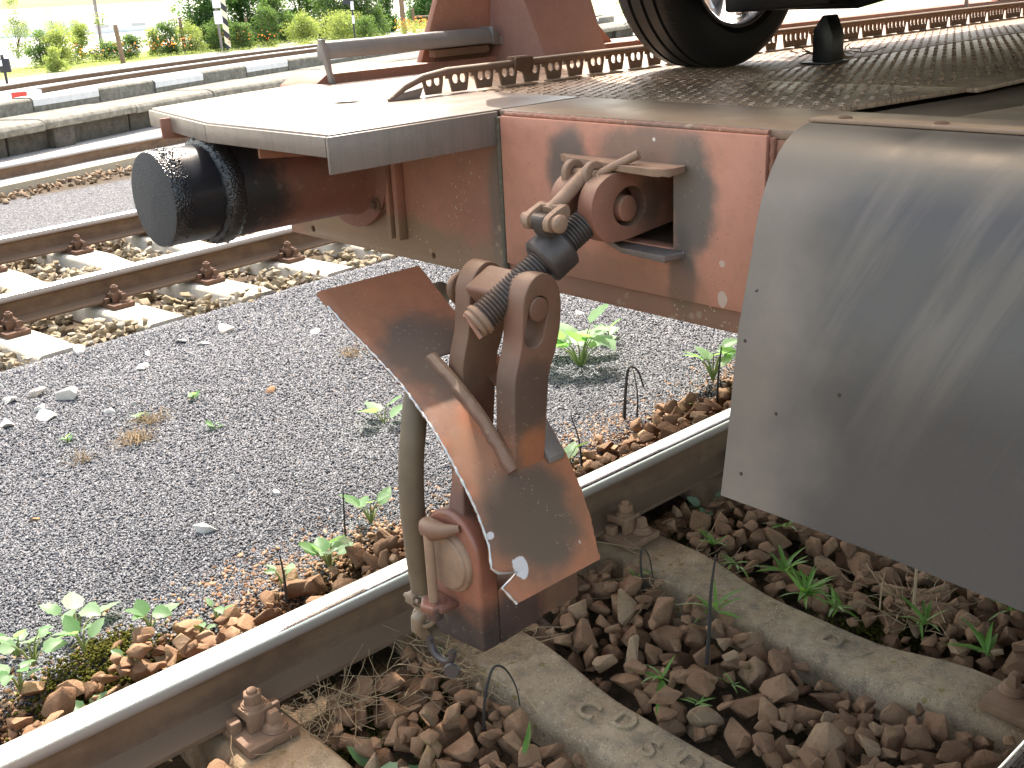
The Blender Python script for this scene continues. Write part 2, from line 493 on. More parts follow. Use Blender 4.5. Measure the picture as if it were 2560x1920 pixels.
def flat(name, col, rough=.6, metal=0., nscale=20, var=.3, bump=.1):
    t = NT(name)
    c = t.mix(t.noise(nscale, 5, .6), tuple(x * (1 - var) for x in col), tuple(min(1, x * (1 + var)) for x in col))
    return t.fin(c, rough, metal, t.bump(t.noise(nscale * 5, 3), bump, .002))


M['dead'] = flat('dead_stem', (.030, .024, .020), .8)
M['straw'] = flat('dry_straw', (.30, .21, .11), .7)
M['rubber'] = flat('hose_rubber', (.135, .098, .060), .6, 0, 14, .45, .3)
M['brass'] = flat('dull_cast_metal', (.24, .18, .125), .5, .35, 30, .3, .2)
M['tyre'] = flat('tyre_rubber', (.014, .014, .015), .55, 0, 30, .2, .1)
M['alloy'] = flat('alloy', (.62, .62, .64), .3, .9, 40, .06, 0)
M['under'] = flat('black_underbody', (.010, .010, .010), .6)
M['carpaint'] = flat('dark_car_paint', (.02, .022, .028), .25, 0, 5, .1, 0)
M['glass'] = flat('dark_glass', (.01, .012, .013), .06, 0, 5, .05, 0)
M['peg'] = flat('black_post_paint', (.012, .014, .016), .4, 0)
M['bar'] = flat('grey_bar_paint', (.205, .19, .18), .42, .2, 12, .25, .1)
M['wood'] = flat('weathered_post_wood', (.20, .135, .085), .85, 0, 8, .3, .3)
M['beam'] = flat('pale_cable_duct', (.40, .345, .25), .8, 0, 6, .2, .2)
M['white'] = flat('white_enamel', (.72, .74, .80), .5, 0, 3, .06, 0)
M['black'] = flat('black_enamel', (.02, .022, .03), .5, 0, 3, .1, 0)
M['cream'] = flat('cream_enamel', (.75, .68, .48), .5, 0, 3, .06, 0)
M['redpaint'] = flat('red_enamel', (.55, .05, .035), .5, 0, 3, .1, 0)
M['bark'] = flat('bark', (.10, .075, .05), .9, 0, 12, .35, .4)
M['wall'] = flat('pale_render', (.78, .78, .77), .85, 0, 1, .08, .1)
M['roof'] = flat('glare_pale_roof', (.66, .64, .62), .8, 0, 2, .12, .1)  # roof colour paled to sink into the white glare of the distance
M['window'] = flat('window_glass', (.45, .47, .5), .2, 0, 2, .1, 0)


# ------------------------------------------------------------------ mesh helpers
def org(o):
    v = Vector((0, 0, 0))
    while o is not None:
        v += o.location
        o = o.parent
    return v


def tag(o, label=None, cat=None, group=None, kind=None):
    if label: o['label'] = label
    if cat: o['category'] = cat
    if group: o['group'] = group
    if kind: o['kind'] = kind
    return o


def empty(name, loc, label=None, cat=None, group=None, parent=None):
    o = bpy.data.objects.new(name, None)
    o.empty_display_size = .05
    COL.objects.link(o)
    if parent is not None:
        o.parent = parent
        o.location = Vector(loc) - org(parent)
    else:
        o.location = loc
    return tag(o, label, cat, group)


def finish(me, smooth=None):
    if smooth:
        me.polygons.foreach_set('use_smooth', [True] * len(me.polygons))
        me.set_sharp_from_angle(angle=math.radians(smooth))


class MB:
    """Collects pieces given in world coordinates; build() links them as one mesh object."""
    def __init__(s):
        s.v = []
        s.f = []

    def add(s, vs, fs):
        k = len(s.v)
        s.v += [tuple(v) for v in vs]
        s.f += [tuple(i + k for i in f) for f in fs]
        return s

    def box(s, x0, x1, y0, y1, z0, z1):
        vs = [(x, y, z) for z in (z0, z1) for y in (y0, y1) for x in (x0, x1)]
        return s.add(vs, [(0, 2, 3, 1), (4, 5, 7, 6), (0, 1, 5, 4), (2, 6, 7, 3), (0, 4, 6, 2), (1, 3, 7, 5)])

    def prism(s, poly, axis, a, b):
        n = len(poly)
        def P(u, v, t):
            return {'x': (t, u, v), 'y': (u, t, v), 'z': (u, v, t)}[axis]
        vs = [P(u, v, a) for u, v in poly] + [P(u, v, b) for u, v in poly]
        fs = [tuple(range(n)), tuple(range(2 * n - 1, n - 1, -1))]
        fs += [(i, (i + 1) % n, n + (i + 1) % n, n + i) for i in range(n)]
        return s.add(vs, fs)

    def plate2d(s, outer, holes, axis, a, b):
        """A plate of thickness a..b with holes cut through it."""
        bm = bmesh.new()
        def P(u, v, t):
            return {'x': (t, u, v), 'y': (u, t, v), 'z': (u, v, t)}[axis]
        es = []
        loops = []
        for lp in [outer] + list(holes):
            vs = [bm.verts.new(P(u, v, a)) for u, v in lp]
            loops.append([len(bm.verts) - len(lp) + i for i in range(len(lp))])
            es += [bm.edges.new((vs[i], vs[(i + 1) % len(vs)])) for i in range(len(vs))]
        bmesh.ops.triangle_fill(bm, edges=es, use_beauty=True, use_dissolve=False)
        bm.verts.index_update()
        V = [tuple(v.co) for v in bm.verts]
        F = [tuple(v.index for v in f.verts) for f in bm.faces]
        bm.free()
        n = len(V)
        i = {'x': 0, 'y': 1, 'z': 2}[axis]
        V2 = [tuple(b if k == i else c for k, c in enumerate(v)) for v in V]
        fs = F + [tuple(j + n for j in reversed(f)) for f in F]
        for lp in loops:
            m = len(lp)
            fs += [(lp[k], lp[(k + 1) % m], lp[(k + 1) % m] + n, lp[k] + n) for k in range(m)]
        return s.add(V + V2, fs)

    def cyl(s, p0, p1, r0, r1=None, n=24, cap=True):
        return s.tube([p0, p1], [r0, r0 if r1 is None else r1], n, cap)

    def tube(s, pts, r, n=12, cap=True):
        pts = [Vector(p) for p in pts]
        r = [r] * len(pts) if isinstance(r, (int, float)) else list(r)
        d = (pts[1] - pts[0]).normalized()
        a = Vector((0, 0, 1)) if abs(d.z) < .9 else Vector((1, 0, 0))
        u = (a - d * a.dot(d)).normalized()
        vs = []
        for i, p in enumerate(pts):
            if i == 0: d = pts[1] - pts[0]
            elif i == len(pts) - 1: d = pts[-1] - pts[-2]
            else: d = (pts[i + 1] - pts[i]).normalized() + (pts[i] - pts[i - 1]).normalized()
            if d.length < 1e-9: d = Vector((0, 0, 1))
            d.normalize()
            u = u - d * u.dot(d)
            u = u.normalized() if u.length > 1e-6 else d.orthogonal().normalized()
            w_ = d.cross(u)
            vs += [p + (u * math.cos(2 * PI * k / n) + w_ * math.sin(2 * PI * k / n)) * r[i] for k in range(n)]
        fs = []
        for i in range(len(pts) - 1):
            for k in range(n):
                a0, a1 = i * n + k, i * n + (k + 1) % n
                fs.append((a0, a1, a1 + n, a0 + n))
        if cap:
            fs.append(tuple(range(n - 1, -1, -1)))
            fs.append(tuple((len(pts) - 1) * n + k for k in range(n)))
        return s.add(vs, fs)

    def lathe(s, p, d, prof, n=40, closed=False):
        """prof: (distance along d, radius) pairs."""
        p, d = Vector(p), Vector(d).normalized()
        u = d.orthogonal().normalized()
        w_ = d.cross(u)
        vs = []
        for t_, r in prof:
            vs += [p + d * t_ + (u * math.cos(2 * PI * k / n) + w_ * math.sin(2 * PI * k / n)) * max(r, 1e-5) for k in range(n)]
        fs = []
        m = len(prof)
        for i in range(m if closed else m - 1):
            j = (i + 1) % m
            for k in range(n):
                fs.append((i * n + k, i * n + (k + 1) % n, j * n + (k + 1) % n, j * n + k))
        return s.add(vs, fs)

    def hexa(s, p, d, r, h, n=6, rot=0.):
        p, d = Vector(p), Vector(d).normalized()
        u = d.orthogonal().normalized()
        w_ = d.cross(u)
        ring = [u * math.cos(2 * PI * k / n + rot) + w_ * math.sin(2 * PI * k / n + rot) for k in range(n)]
        vs = [p + q * r for q in ring] + [p + d * h * .85 + q * r for q in ring] + [p + d * h + q * r * .86 for q in ring]
        fs = [tuple(range(n - 1, -1, -1)), tuple(range(2 * n, 3 * n))]
        for b in (0, n):
            fs += [(b + k, b + (k + 1) % n, b + n + (k + 1) % n, b + n + k) for k in range(n)]
        return s.add(vs, fs)

    def grid(s, G, closed=False):
        """G[i][j] world points."""
        a, b = len(G), len(G[0])
        vs = [p for row in G for p in row]
        fs = [(i * b + j, i * b + j + 1, (i + 1) * b + j + 1, (i + 1) * b + j) for i in range(a - 1) for j in range(b - 1)]
        return s.add(vs, fs)

    def build(s, name, mat, parent=None, bevel=0., smooth=35, seg=2, loc=None, jit=0., sub=0):
        me = bpy.data.meshes.new(name)
        o0 = org(parent) if parent is not None else Vector(loc or (0, 0, 0))
        V = [(x - o0.x, y - o0.y, z - o0.z) for x, y, z in s.v]
        me.from_pydata(V, [], s.f)
        bm = bmesh.new()
        bm.from_mesh(me)
        bmesh.ops.remove_doubles(bm, verts=bm.verts, dist=1e-6)
        bmesh.ops.recalc_face_normals(bm, faces=bm.faces)
        if bevel:
            es = [e for e in bm.edges if len(e.link_faces) == 2 and e.calc_face_angle(0) > .55]
            bmesh.ops.bevel(bm, geom=es, offset=bevel, segments=seg, profile=.5, affect='EDGES', clamp_overlap=True)
        if jit:
            for v in bm.verts:
                v.co += Vector((random.uniform(-1, 1), random.uniform(-1, 1), random.uniform(-1, 1))) * jit
        bm.to_mesh(me)
        bm.free()
        me.materials.append(mat)
        finish(me, smooth)
        o = bpy.data.objects.new(name, me)
        COL.objects.link(o)
        if parent is not None:
            o.parent = parent
        else:
            o.location = o0
        return o


def arc(cx, cy, r, a0, a1, n):
    return [(cx + r * math.cos(math.radians(a0 + (a1 - a0) * k / n)), cy + r * math.sin(math.radians(a0 + (a1 - a0) * k / n))) for k in range(n + 1)]


def rounded(poly, r, n=3):
    out = []
    m = len(poly)
    for i in range(m):
        p0, p, p1 = Vector(poly[i - 1]), Vector(poly[i]), Vector(poly[(i + 1) % m])
        a, b = (p0 - p), (p1 - p)
        rr = min(r, a.length * .45, b.length * .45)
        a, b = p + a.normalized() * rr, p + b.normalized() * rr
        for k in range(n + 1):
            t_ = k / n
            q = a * (1 - t_) ** 2 + p * 2 * t_ * (1 - t_) + b * t_ ** 2
            out.append((q.x, q.y))
    return out


def copy_tree(o, parent=None):
    c = o.copy()
    COL.objects.link(c)
    if parent is not None:
        c.parent = parent
    for ch in list(o.children):
        copy_tree(ch, c)
    return c


def raw_mesh(name, V, F, mat, tone=None, smooth=None):
    """numpy verts (n,3) and equal-length faces (m,k)."""
    me = bpy.data.meshes.new(name)
    V = np.asarray(V, np.float32)
    F = np.asarray(F, np.int32)
    m, k = F.shape
    me.vertices.add(len(V))
    me.vertices.foreach_set('co', V.ravel())
    me.loops.add(m * k)
    me.loops.foreach_set('vertex_index', F.ravel())
    me.polygons.add(m)
    me.polygons.foreach_set('loop_start', np.arange(0, m * k, k, dtype=np.int32))
    me.polygons.foreach_set('loop_total', np.full(m, k, np.int32))
    me.update(calc_edges=True)
    me.validate()
    if tone is not None:
        a = me.attributes.new('tone', 'FLOAT', 'POINT')
        a.data.foreach_set('value', np.asarray(tone, np.float32))
    me.materials.append(mat)
    finish(me, smooth)
    return me


def link(name, me, loc=(0, 0, 0), parent=None):
    o = bpy.data.objects.new(name, me)
    COL.objects.link(o)
    o.location = loc
    if parent is not None:
        o.parent = parent
    return o


# ------------------------------------------------------------------ ground
YAW2, YC, ZC = 0.110, 3.721, 0.054            # the second track: its own heading
D2 = np.array([math.cos(YAW2), math.sin(YAW2)])
N2 = np.array([-math.sin(YAW2), math.cos(YAW2)])


def sm(a, b, x):
    t_ = np.clip((x - a) / (b - a), 0, 1)
    return t_ * t_ * (3 - 2 * t_)


def ground_z(x, y):
    x, y = np.asarray(x, float), np.asarray(y, float)
    z = -.135 - .175 * (sm(-2.25, -1.95, y) - sm(.10, .40, y))
    v = (y - YC) * N2[1] + x * N2[0]
    z = z - .09 * (sm(-.75, -.35, v) - sm(1.75, 2.1, v))
    z = z + .012 * np.sin(x * 2.1 + y * 1.3) * np.sin(y * 2.7 - x * .8) * sm(.35, .7, y) * (1 - sm(2.5, 2.9, y))
    return z


def build_ground():
    xs = np.unique(np.concatenate([np.arange(-3, 8, .09), np.linspace(-400, -3, 22), np.linspace(8, 30, 40), np.linspace(30, 600, 24)]))
    ys = np.unique(np.concatenate([np.arange(-3, 9, .07), np.linspace(-300, -3, 18), np.linspace(9, 40, 50), np.linspace(40, 800, 26)]))
    X, Y = np.meshgrid(xs, ys)
    Z = ground_z(X, Y)
    V = np.stack([X, Y, Z], -1).reshape(-1, 3)
    a, b = X.shape
    I = np.arange(a * b).reshape(a, b)
    F = np.stack([I[:-1, :-1], I[:-1, 1:], I[1:, 1:], I[1:, :-1]], -1).reshape(-1, 4)
    o = link('ground', raw_mesh('ground', V, F, M['ground'], smooth=60))
    tag(o, kind='structure')
    return o


build_ground()

# ------------------------------------------------------------------ tracks
RAILP = [(.036, -.006), (.032, -.0015), (.022, .0), (0, .001)]
_half = [(.0, .0008), (.014, .0005), (.026, -.0006), (.0325, -.004), (.036, -.012), (.0355, -.036), (.030, -.041), (.011, -.050), (.0085, -.062), (.0085, -.115),
         (.013, -.130), (.030, -.139), (.074, -.148), (.075, -.151), (.075, -.159)]
RAILSEC = [(-a, b) for a, b in reversed(_half)] + _half[1:]


def rail_mesh(name, mat, length0, length1, pts=None, scale=1.):
    """Rail swept along +X (or along pts), head top at z = 0."""
    me = MB()
    sec = [(a * scale, b * scale) for a, b in RAILSEC]
    n = len(sec)
    if pts is None:
        pts = [(length0 + (length1 - length0) * k / 24, 0) for k in range(25)]
    vs, fs = [], []
    for i, (x, y) in enumerate(pts):
        j0, j1 = max(0, i - 1), min(len(pts) - 1, i + 1)
        d = Vector((pts[j1][0] - pts[j0][0], pts[j1][1] - pts[j0][1])).normalized()
        nx, ny = -d.y, d.x
        vs += [(x + nx * a, y + ny * a, b) for a, b in sec]
    for i in range(len(pts) - 1):
        for k in range(n):
            k2 = (k + 1) % n
            fs.append((i * n + k, i * n + k2, (i + 1) * n + k2, (i + 1) * n + k))
    fs.append(tuple(range(n)))
    fs.append(tuple((len(pts) - 1) * n + k for k in range(n - 1, -1, -1)))
    me.add(vs, fs)
    return me


def put_rail(loc, label, rz=0., l0=-14, l1=40, pts=None):
    o = rail_mesh('rail', M['rail'], l0, l1, pts).build('rail', M['rail'], None, smooth=30)
    o.location = loc
    o.rotation_euler.z = rz
    tag(o, label, 'rail', 'rails of the station tracks')
    return o


put_rail((0, 0, 0), 'polished rail crossing under the hanging coupling of the wagon')
put_rail((0, -1.507, 0), 'rail whose edge just shows in the lower right corner')
put_rail((0, YC, ZC), 'nearer rail of the pale sunlit second track', YAW2)
p_ = np.array([0, YC]) + N2 * 1.507
put_rail((p_[0], p_[1], ZC), 'farther rail of the pale second track, beside the buffer end', YAW2)


def hex_screw_parts(parent, x, y, zb, mat, s=1.):
    """rail clip with nut, and a square headed sleeper screw: two sub-parts of a base plate (parent)."""
    sy = s
    m = MB()
    m.box(x - .034, x + .034, y - .022 * 1, y + .026, zb + .012, zb + .055)
    m.box(x - .030, x + .030, y + .026 * sy if sy > 0 else y + .026 * sy - .0, y + .026 * sy + .03 * sy, zb + .030, zb + .050) if False else None
    m.build('rail_clip', mat, parent, bevel=.004)
    m = MB()
    m.lathe((x, y, zb + .055), (0, 0, 1), [(0, 0), (0, .030), (.006, .030), (.006, 0)], 20)
    m.lathe((x, y, zb + .061), (0, 0, 1), [(0, 0), (0, .027), (.005, .027), (.005, 0)], 20)
    m.hexa((x, y, zb + .066), (0, 0, 1), .0235, .026)
    m.cyl((x, y, zb + .09), (x, y, zb + .097), .0125, n=14)
    m.build('clip_bolt', mat, parent, bevel=0)


def make_sleeper(mat, fast, name='sleeper', rails=(0.0, -1.507), y0=.46, y1=-1.967, dip=.045, half=.088):
    root = empty(name, (0, (y0 + y1) / 2, -.185))
    mid = sum(rails) / 2
    m = MB()
    G = []
    ny = 40
    for k in range(ny + 1):
        y = y0 + (y1 - y0) * k / ny
        a = 1 - sm(.30, .62, min(abs(y - r) for r in rails)) if abs(y - mid) < abs(rails[0] - mid) else 1.
        zt = -.186 - dip * (1 - float(a))
        hw = half - .006 * (1 - float(a))
        row = [(-hw - .035, y, -.40), (-hw - .012, y, zt - .02), (-hw + .004, y, zt - .003), (-hw + .018, y, zt), (hw - .018, y, zt), (hw - .004, y, zt - .003), (hw + .012, y, zt - .02), (hw + .035, y, -.40)]
        G.append(row)
    m.grid(G)
    b = len(G[0])
    m.add(G[0], [tuple(range(b))])
    m.add(G[-1], [tuple(range(b - 1, -1, -1))])
    # move origin to sleeper: piece coordinates are about x = 0
    m.build('concrete_body', mat, root, smooth=45)
    for r in rails:
        p = MB()
        ex = .05 if r < -1 else 0.
        p.box(-.066, .066, r - .185 - ex, r + .185 + ex, -.184, -.1595)
        for sy in (1, -1):
            p.box(-.066, -.038, r + sy * .079, r + sy * .108, -.1595, -.130)
            p.box(.038, .066, r + sy * .079, r + sy * .108, -.1595, -.130)
        plate = p.build('base_plate', fast, root, bevel=.004)
        for sy in (1, -1):
            yb = r + sy * .103
            c = MB()
            prof = [(r + sy * .055, -.136), (r + sy * .055, -.112), (r + sy * .128, -.104), (r + sy * .134, -.110), (r + sy * .134, -.1590), (r + sy * .120, -.1590), (r + sy * .116, -.133), (r + sy * .08, -.133)]
            c.prism(prof, 'x', -.0335, .0335)
            c.build('rail_clip', fast, plate, bevel=.003)
            c = MB()
            c.lathe((0, yb, -.107), (0, 0, 1), [(0, 0), (0, .030), (.005, .030), (.0055, .026), (.010, .026), (.010, 0)], 22)
            c.hexa((0, yb, -.097), (0, 0, 1), .0235, .025, rot=.3)
            c.lathe((0, yb, -.072), (0, 0, 1), [(-.01, .013), (.006, .0125), (.008, .010), (.008, 0)], 16)
            c.build('clip_bolt', fast, plate, bevel=.0012)
            c = MB()
            ys_ = r + sy * (.150 + ex)
            c.lathe((.022, ys_, -.1595), (0, 0, 1), [(0, .0), (0, .031), (.004, .031), (.005, .028), (.010, .028), (.011, .024), (.018, .019), (.020, .0)], 22)
            c.add([(.022 + a * .0155, ys_ + e * .013, -.1415) for a, e in ((-1, -1), (1, -1), (1, 1), (-1, 1))] + [(.022 + a * .0115, ys_ + e * .0085, -.112) for a, e in ((-1, -1), (1, -1), (1, 1), (-1, 1))],
                  [(0, 3, 2, 1), (4, 5, 6, 7), (0, 1, 5, 4), (1, 2, 6, 5), (2, 3, 7, 6), (3, 0, 4, 7)])
            c.build('sleeper_screw', fast, plate, bevel=.0022)
    return root


def emboss(parent, ch, x, y, z, size, rz=-90., mat=None):
    cu = bpy.data.curves.new('raised_letter', 'FONT')
    cu.body = ch
    cu.size = size
    cu.extrude = .0022
    cu.bevel_depth = .0012
    cu.offset = size * .012
    cu.align_x = 'CENTER'
    cu.align_y = 'CENTER'
    cu.materials.append(mat)
    tmp = bpy.data.objects.new('tmp', cu)
    COL.objects.link(tmp)
    dg = bpy.context.evaluated_depsgraph_get()
    me = bpy.data.meshes.new_from_object(tmp.evaluated_get(dg))
    bpy.data.objects.remove(tmp)
    me.materials.clear()
    me.materials.append(mat)
    o = bpy.data.objects.new('raised_letter', me)
    COL.objects.link(o)
    o.parent = parent
    o.location = Vector((x, y, z)) - org(parent)
    o.rotation_euler.z = math.radians(rz)
    return o


SLX = [(-1.215, 'concrete sleeper out beyond the lower left corner'), (-.580, 'sleeper under the rail clip at the bottom left of the photo'),
       (.055, 'mossy concrete sleeper with raised letters below the coupling'), (.712, 'speckled concrete sleeper running behind the coupling to the lower right'),
       (1.365, 'sleeper hidden in shade behind the dark flap'), (2.02, 'second shaded sleeper behind the dark flap'), (2.67, 'third shaded sleeper under the wagon')]
sl0 = make_sleeper(M['sleeper'], M['rustbolt'])
SLEEP = []
for i, (x, lab) in enumerate(SLX):
    o = sl0 if i == 0 else copy_tree(sl0)
    o.location.x = x
    o.rotation_euler.z = [0, .0, -.012, -.02, .01, 0, 0][i]
    tag(o, lab, 'sleeper', 'sleepers of the near track')
    SLEEP.append(o)
for ch, x, y in (('C', .046, -.578), ('D', .084, -.664), ('S', .050, -.775), ('D', .076, -.870)):
    emboss(SLEEP[2], ch, x, y, -.2285 if y < -.6 else -.221, .085, -84, M['sleeper'])
for ch, x, y in (('D', .718, -.835), ('7', .722, -.93)):
    emboss(SLEEP[3], ch, x, y, -.2285, .085, -92, M['sleeper'])

sl2 = make_sleeper(M['sleeper_pale'], M['rustdark'], 'pale_sleeper', rails=(1.507, 0.0), y0=1.967, y1=-.60, dip=.02, half=.105)
FAR_SL = []
names2 = ['first', 'second', 'third', 'fourth', 'fifth', 'sixth', 'seventh', 'eighth', 'ninth']
for k in range(-1, 6):
    o = sl2 if k == -1 else copy_tree(sl2)
    u = .18 + .6 * k
    c_ = (-.60 + 1.967) / 2
    P = np.array([0, YC]) + D2 * u + N2 * c_
    o.location = (P[0], P[1], ZC - .185)
    o.rotation_euler.z = YAW2
    lab = {0: 'pale sleeper nearest the left edge of the photo', 1: 'pale sleeper with a stone on its end, second from the left edge', 2: 'pale sleeper third from the left edge, below the buffer',
           3: 'pale sleeper beside the left end of the headstock', -1: 'pale sleeper just outside the left edge of the photo', 4: 'pale sleeper hidden behind the lower left of the headstock',
           5: 'pale sleeper hidden behind the middle of the headstock'}[k]
    tag(o, lab, 'sleeper', 'sleepers of the second track')
    FAR_SL.append(o)


# ------------------------------------------------------------------ ballast
def stone_mesh(name, mat, seed, bev=.15):
    r = random.Random(seed)
    bm = bmesh.new()
    ax = (1.0, r.uniform(.62, .95), r.uniform(.48, .78))
    for k in range(r.randint(9, 14)):
        v = Vector((r.gauss(0, 1), r.gauss(0, 1), r.gauss(0, 1))).normalized()
        q = max(abs(v.x), abs(v.y), abs(v.z))
        v = v / (q ** .75)
        v *= r.uniform(.82, 1.04) * .88
        bm.verts.new((v.x * ax[0], v.y * ax[1], v.z * ax[2]))
    bmesh.ops.convex_hull(bm, input=bm.verts)
    bmesh.ops.delete(bm, geom=[v for v in bm.verts if not v.link_faces], context='VERTS')
    bmesh.ops.dissolve_limit(bm, angle_limit=.22, verts=bm.verts, edges=bm.edges)
    bmesh.ops.bevel(bm, geom=list(bm.edges), offset=bev * .42, segments=1, profile=.5, affect='EDGES', clamp_overlap=True)
    bmesh.ops.triangulate(bm, faces=bm.faces)
    for v in bm.verts:
        v.co += Vector((r.uniform(-1, 1), r.uniform(-1, 1), r.uniform(-1, 1))) * .022
    me = bpy.data.meshes.new(name)
    bm.to_mesh(me)
    bm.free()
    me.materials.append(mat)
    finish(me, 34)
    return me


def mesh_np(me):
    V = np.empty(len(me.vertices) * 3, np.float32)
    me.vertices.foreach_get('co', V)
    F = np.array([tuple(p.vertices) for p in me.polygons], np.int32)
    return V.reshape(-1, 3), F


def rot_np(r):
    q = np.array([r.gauss(0, 1) for _ in range(4)])
    q /= np.linalg.norm(q)
    w_, x, y, z = q
    return np.array([[1 - 2 * (y * y + z * z), 2 * (x * y - z * w_), 2 * (x * z + y * w_)], [2 * (x * y + z * w_), 1 - 2 * (x * x + z * z), 2 * (y * z - x * w_)], [2 * (x * z - y * w_), 2 * (y * z + x * w_), 1 - 2 * (x * x + y * y)]])


class Heap:
    """Drops stones onto a height field so that they pack and lie on one another."""
    def __init__(s, x0, x1, y0, y1, base, res=.008):
        s.x0, s.y0, s.res = x0, y0, res
        s.xs = np.arange(x0, x1, res)
        s.ys = np.arange(y0, y1, res)
        X, Y = np.meshgrid(s.xs, s.ys, indexing='ij')
        s.h = base(X, Y)
        s.items = []

    def drop(s, x, y, r, top, sink=.45, core=.6, flatness=.7):
        i0, i1 = int((x - r - s.x0) / s.res), int((x + r - s.x0) / s.res) + 2
        j0, j1 = int((y - r - s.y0) / s.res), int((y + r - s.y0) / s.res) + 2
        if i0 < 0 or j0 < 0 or i1 > len(s.xs) or j1 > len(s.ys):
            return None
        X, Y = np.meshgrid(s.xs[i0:i1] - x, s.ys[j0:j1] - y, indexing='ij')
        d2 = (X * X + Y * Y) / (r * r)
        sub = s.h[i0:i1, j0:j1]
        k = d2 < core * core
        if not k.any():
            return None
        zb = .5 * sub[k].mean() + .5 * sub[k].max()
        zc = zb + r * sink
        t_ = top(x, y)
        if zc + r * .45 > t_:
            return None
        cap_ = zc + r * flatness * np.sqrt(np.clip(1 - d2, 0, 1))
        s.h[i0:i1, j0:j1] = np.where(d2 < 1, np.maximum(sub, cap_), sub)
        s.items.append((x, y, zc, r))
        return zc


STV = [stone_mesh('ballast_stone', M['stone'], 100 + k) for k in range(16)]
STM = [stone_mesh('far_stone', M['stone_mid'], 330 + k, .12) for k in range(8)]
STP = [stone_mesh('pale_ballast_stone', M['stone_pale'], 300 + k, .12) for k in range(12)]


def visible(x, y, z, margin=1.06):
    d = Vector((x - CAMP[0], y - CAMP[1], z - CAMP[2]))
    f = d.dot(FW)
    if f < .1:
        return None
    u, v = d.dot(RT) / f, d.dot(DN) / f
    if abs(u) > .465 * margin or abs(v) > .3487 * margin:
        return None
    return f


def near_base(X, Y):
    z = ground_z(X, Y) - .0
    for x, _l in SLX:
        k = np.abs(X - x) < .10
        yy = np.clip(np.minimum(np.abs(Y), np.abs(Y + 1.507)), 0, 9)
        zt = -.186 - .045 * sm(.30, .62, yy) * ((Y < 0) & (Y > -1.507))
        z = np.where(np.abs(X - x) < .115, np.where((Y > -1.97) & (Y < .46), np.maximum(z, zt + .05), z), z)
    for r in (0, -1.507):
        z = np.where(np.abs(Y - r) < .08, -.02, z)
    return z


heap1 = Heap(-1.25, 3.3, -2.05, .62, near_base)
rr = random.Random(11)
# a few stones lying on the sleepers
FIXED = [(.205, -.62, .040), (.165, -.74, .034), (.63, -.62, .030), (.115, -.30, .02)]


def top1(x, y):
    if y > .05:
        return -.075 + .03 * math.sin(x * 9 + y * 5)
    ds = min(abs(x - q) for q, _l in SLX)
    mid = float(sm(.30, .62, min(abs(y), abs(y + 1.507)))) if -1.5 < y < 0 else 0.
    return -.165 - .030 * mid - .022 * float(1 - sm(.10, .20, ds)) + .018 * math.sin(x * 7.3 + 1) * math.cos(y * 6.1)


for k in range(16000):
    x, y = rr.uniform(-1.2, 3.2), rr.uniform(-2.0, .48)
    if abs(y) < .12 or abs(y + 1.507) < .12:
        continue
    if y > .09 and (rr.random() < .3 or y > .24 + .16 * rr.random()):
        continue
    u = rr.random()
    r = .017 + .034 * u ** 1.3 if k > 3500 else .038 + .026 * u ** 1.5
    if y > .05:
        r *= .88
    heap1.drop(x, y, r, top1)

heap2_base_c = np.array([0, YC])


def far_uv(X, Y):
    return (X * D2[0] + (Y - YC) * D2[1], X * N2[0] + (Y - YC) * N2[1])


def far_base(X, Y):
    z = ground_z(X, Y)
    U, Vv = far_uv(X, Y)
    for k in range(-2, 7):
        z = np.where((np.abs(U - (.18 + .6 * k)) < .118) & (Vv > -.61) & (Vv < 1.97), np.maximum(z, ZC - .186 + .02), z)
    for r in (0, 1.507):
        z = np.where(np.abs(Vv - r) < .08, ZC, z)
    return z


heap2 = Heap(-.6, 3.6, 2.7, 6.1, far_base)
for k in range(7000):
    x, y = rr.uniform(-.5, 3.5), rr.uniform(2.8, 6.0)
    U, Vv = far_uv(x, y)
    if abs(Vv) < .11 or abs(Vv - 1.507) < .11 or Vv < -.62 - .12 * math.sin(x * 6) * rr.random() or Vv > 2.0:
        continue
    r = .019 + .024 * rr.random() ** 1.2
    heap2.drop(x, y, r, lambda a, b: ZC - .178 + .02 * math.sin(a * 8) * math.cos(b * 7) + (.03 if -.62 < far_uv(a, b)[1] < -.45 else 0))


def near_zone(x, y, r):
    size = 'large' if r > .047 else ('small' if r < .033 else 'middling')
    if y > .05:
        w_ = 'on the gravel side of the polished rail, ' + ('left of the hanging hose' if x < .25 else 'right of the guard plate')
    elif x < -.62:
        w_ = 'below the rail at the bottom left corner'
    elif x < .0:
        w_ = 'in the bed left of the lettered sleeper'
    elif x < .68:
        w_ = 'in the bed between the lettered and the speckled sleeper'
    else:
        w_ = 'in the bed beyond the speckled sleeper, under the flap'
    return f'{size} brown stone {w_}', 'stone', f'{size} brown stones {w_}'


def far_zone(x, y, r):
    u, v = far_uv(x, y)
    size = 'larger' if r > .033 else 'smaller'
    side = 'between the rails' if 0 < v < 1.507 else ('along the near edge' if v < 0 else 'beyond the farther rail')
    return f'{size} tan stone {side} of the sunlit second track', 'stone', f'{size} tan stones {side} of the second track'


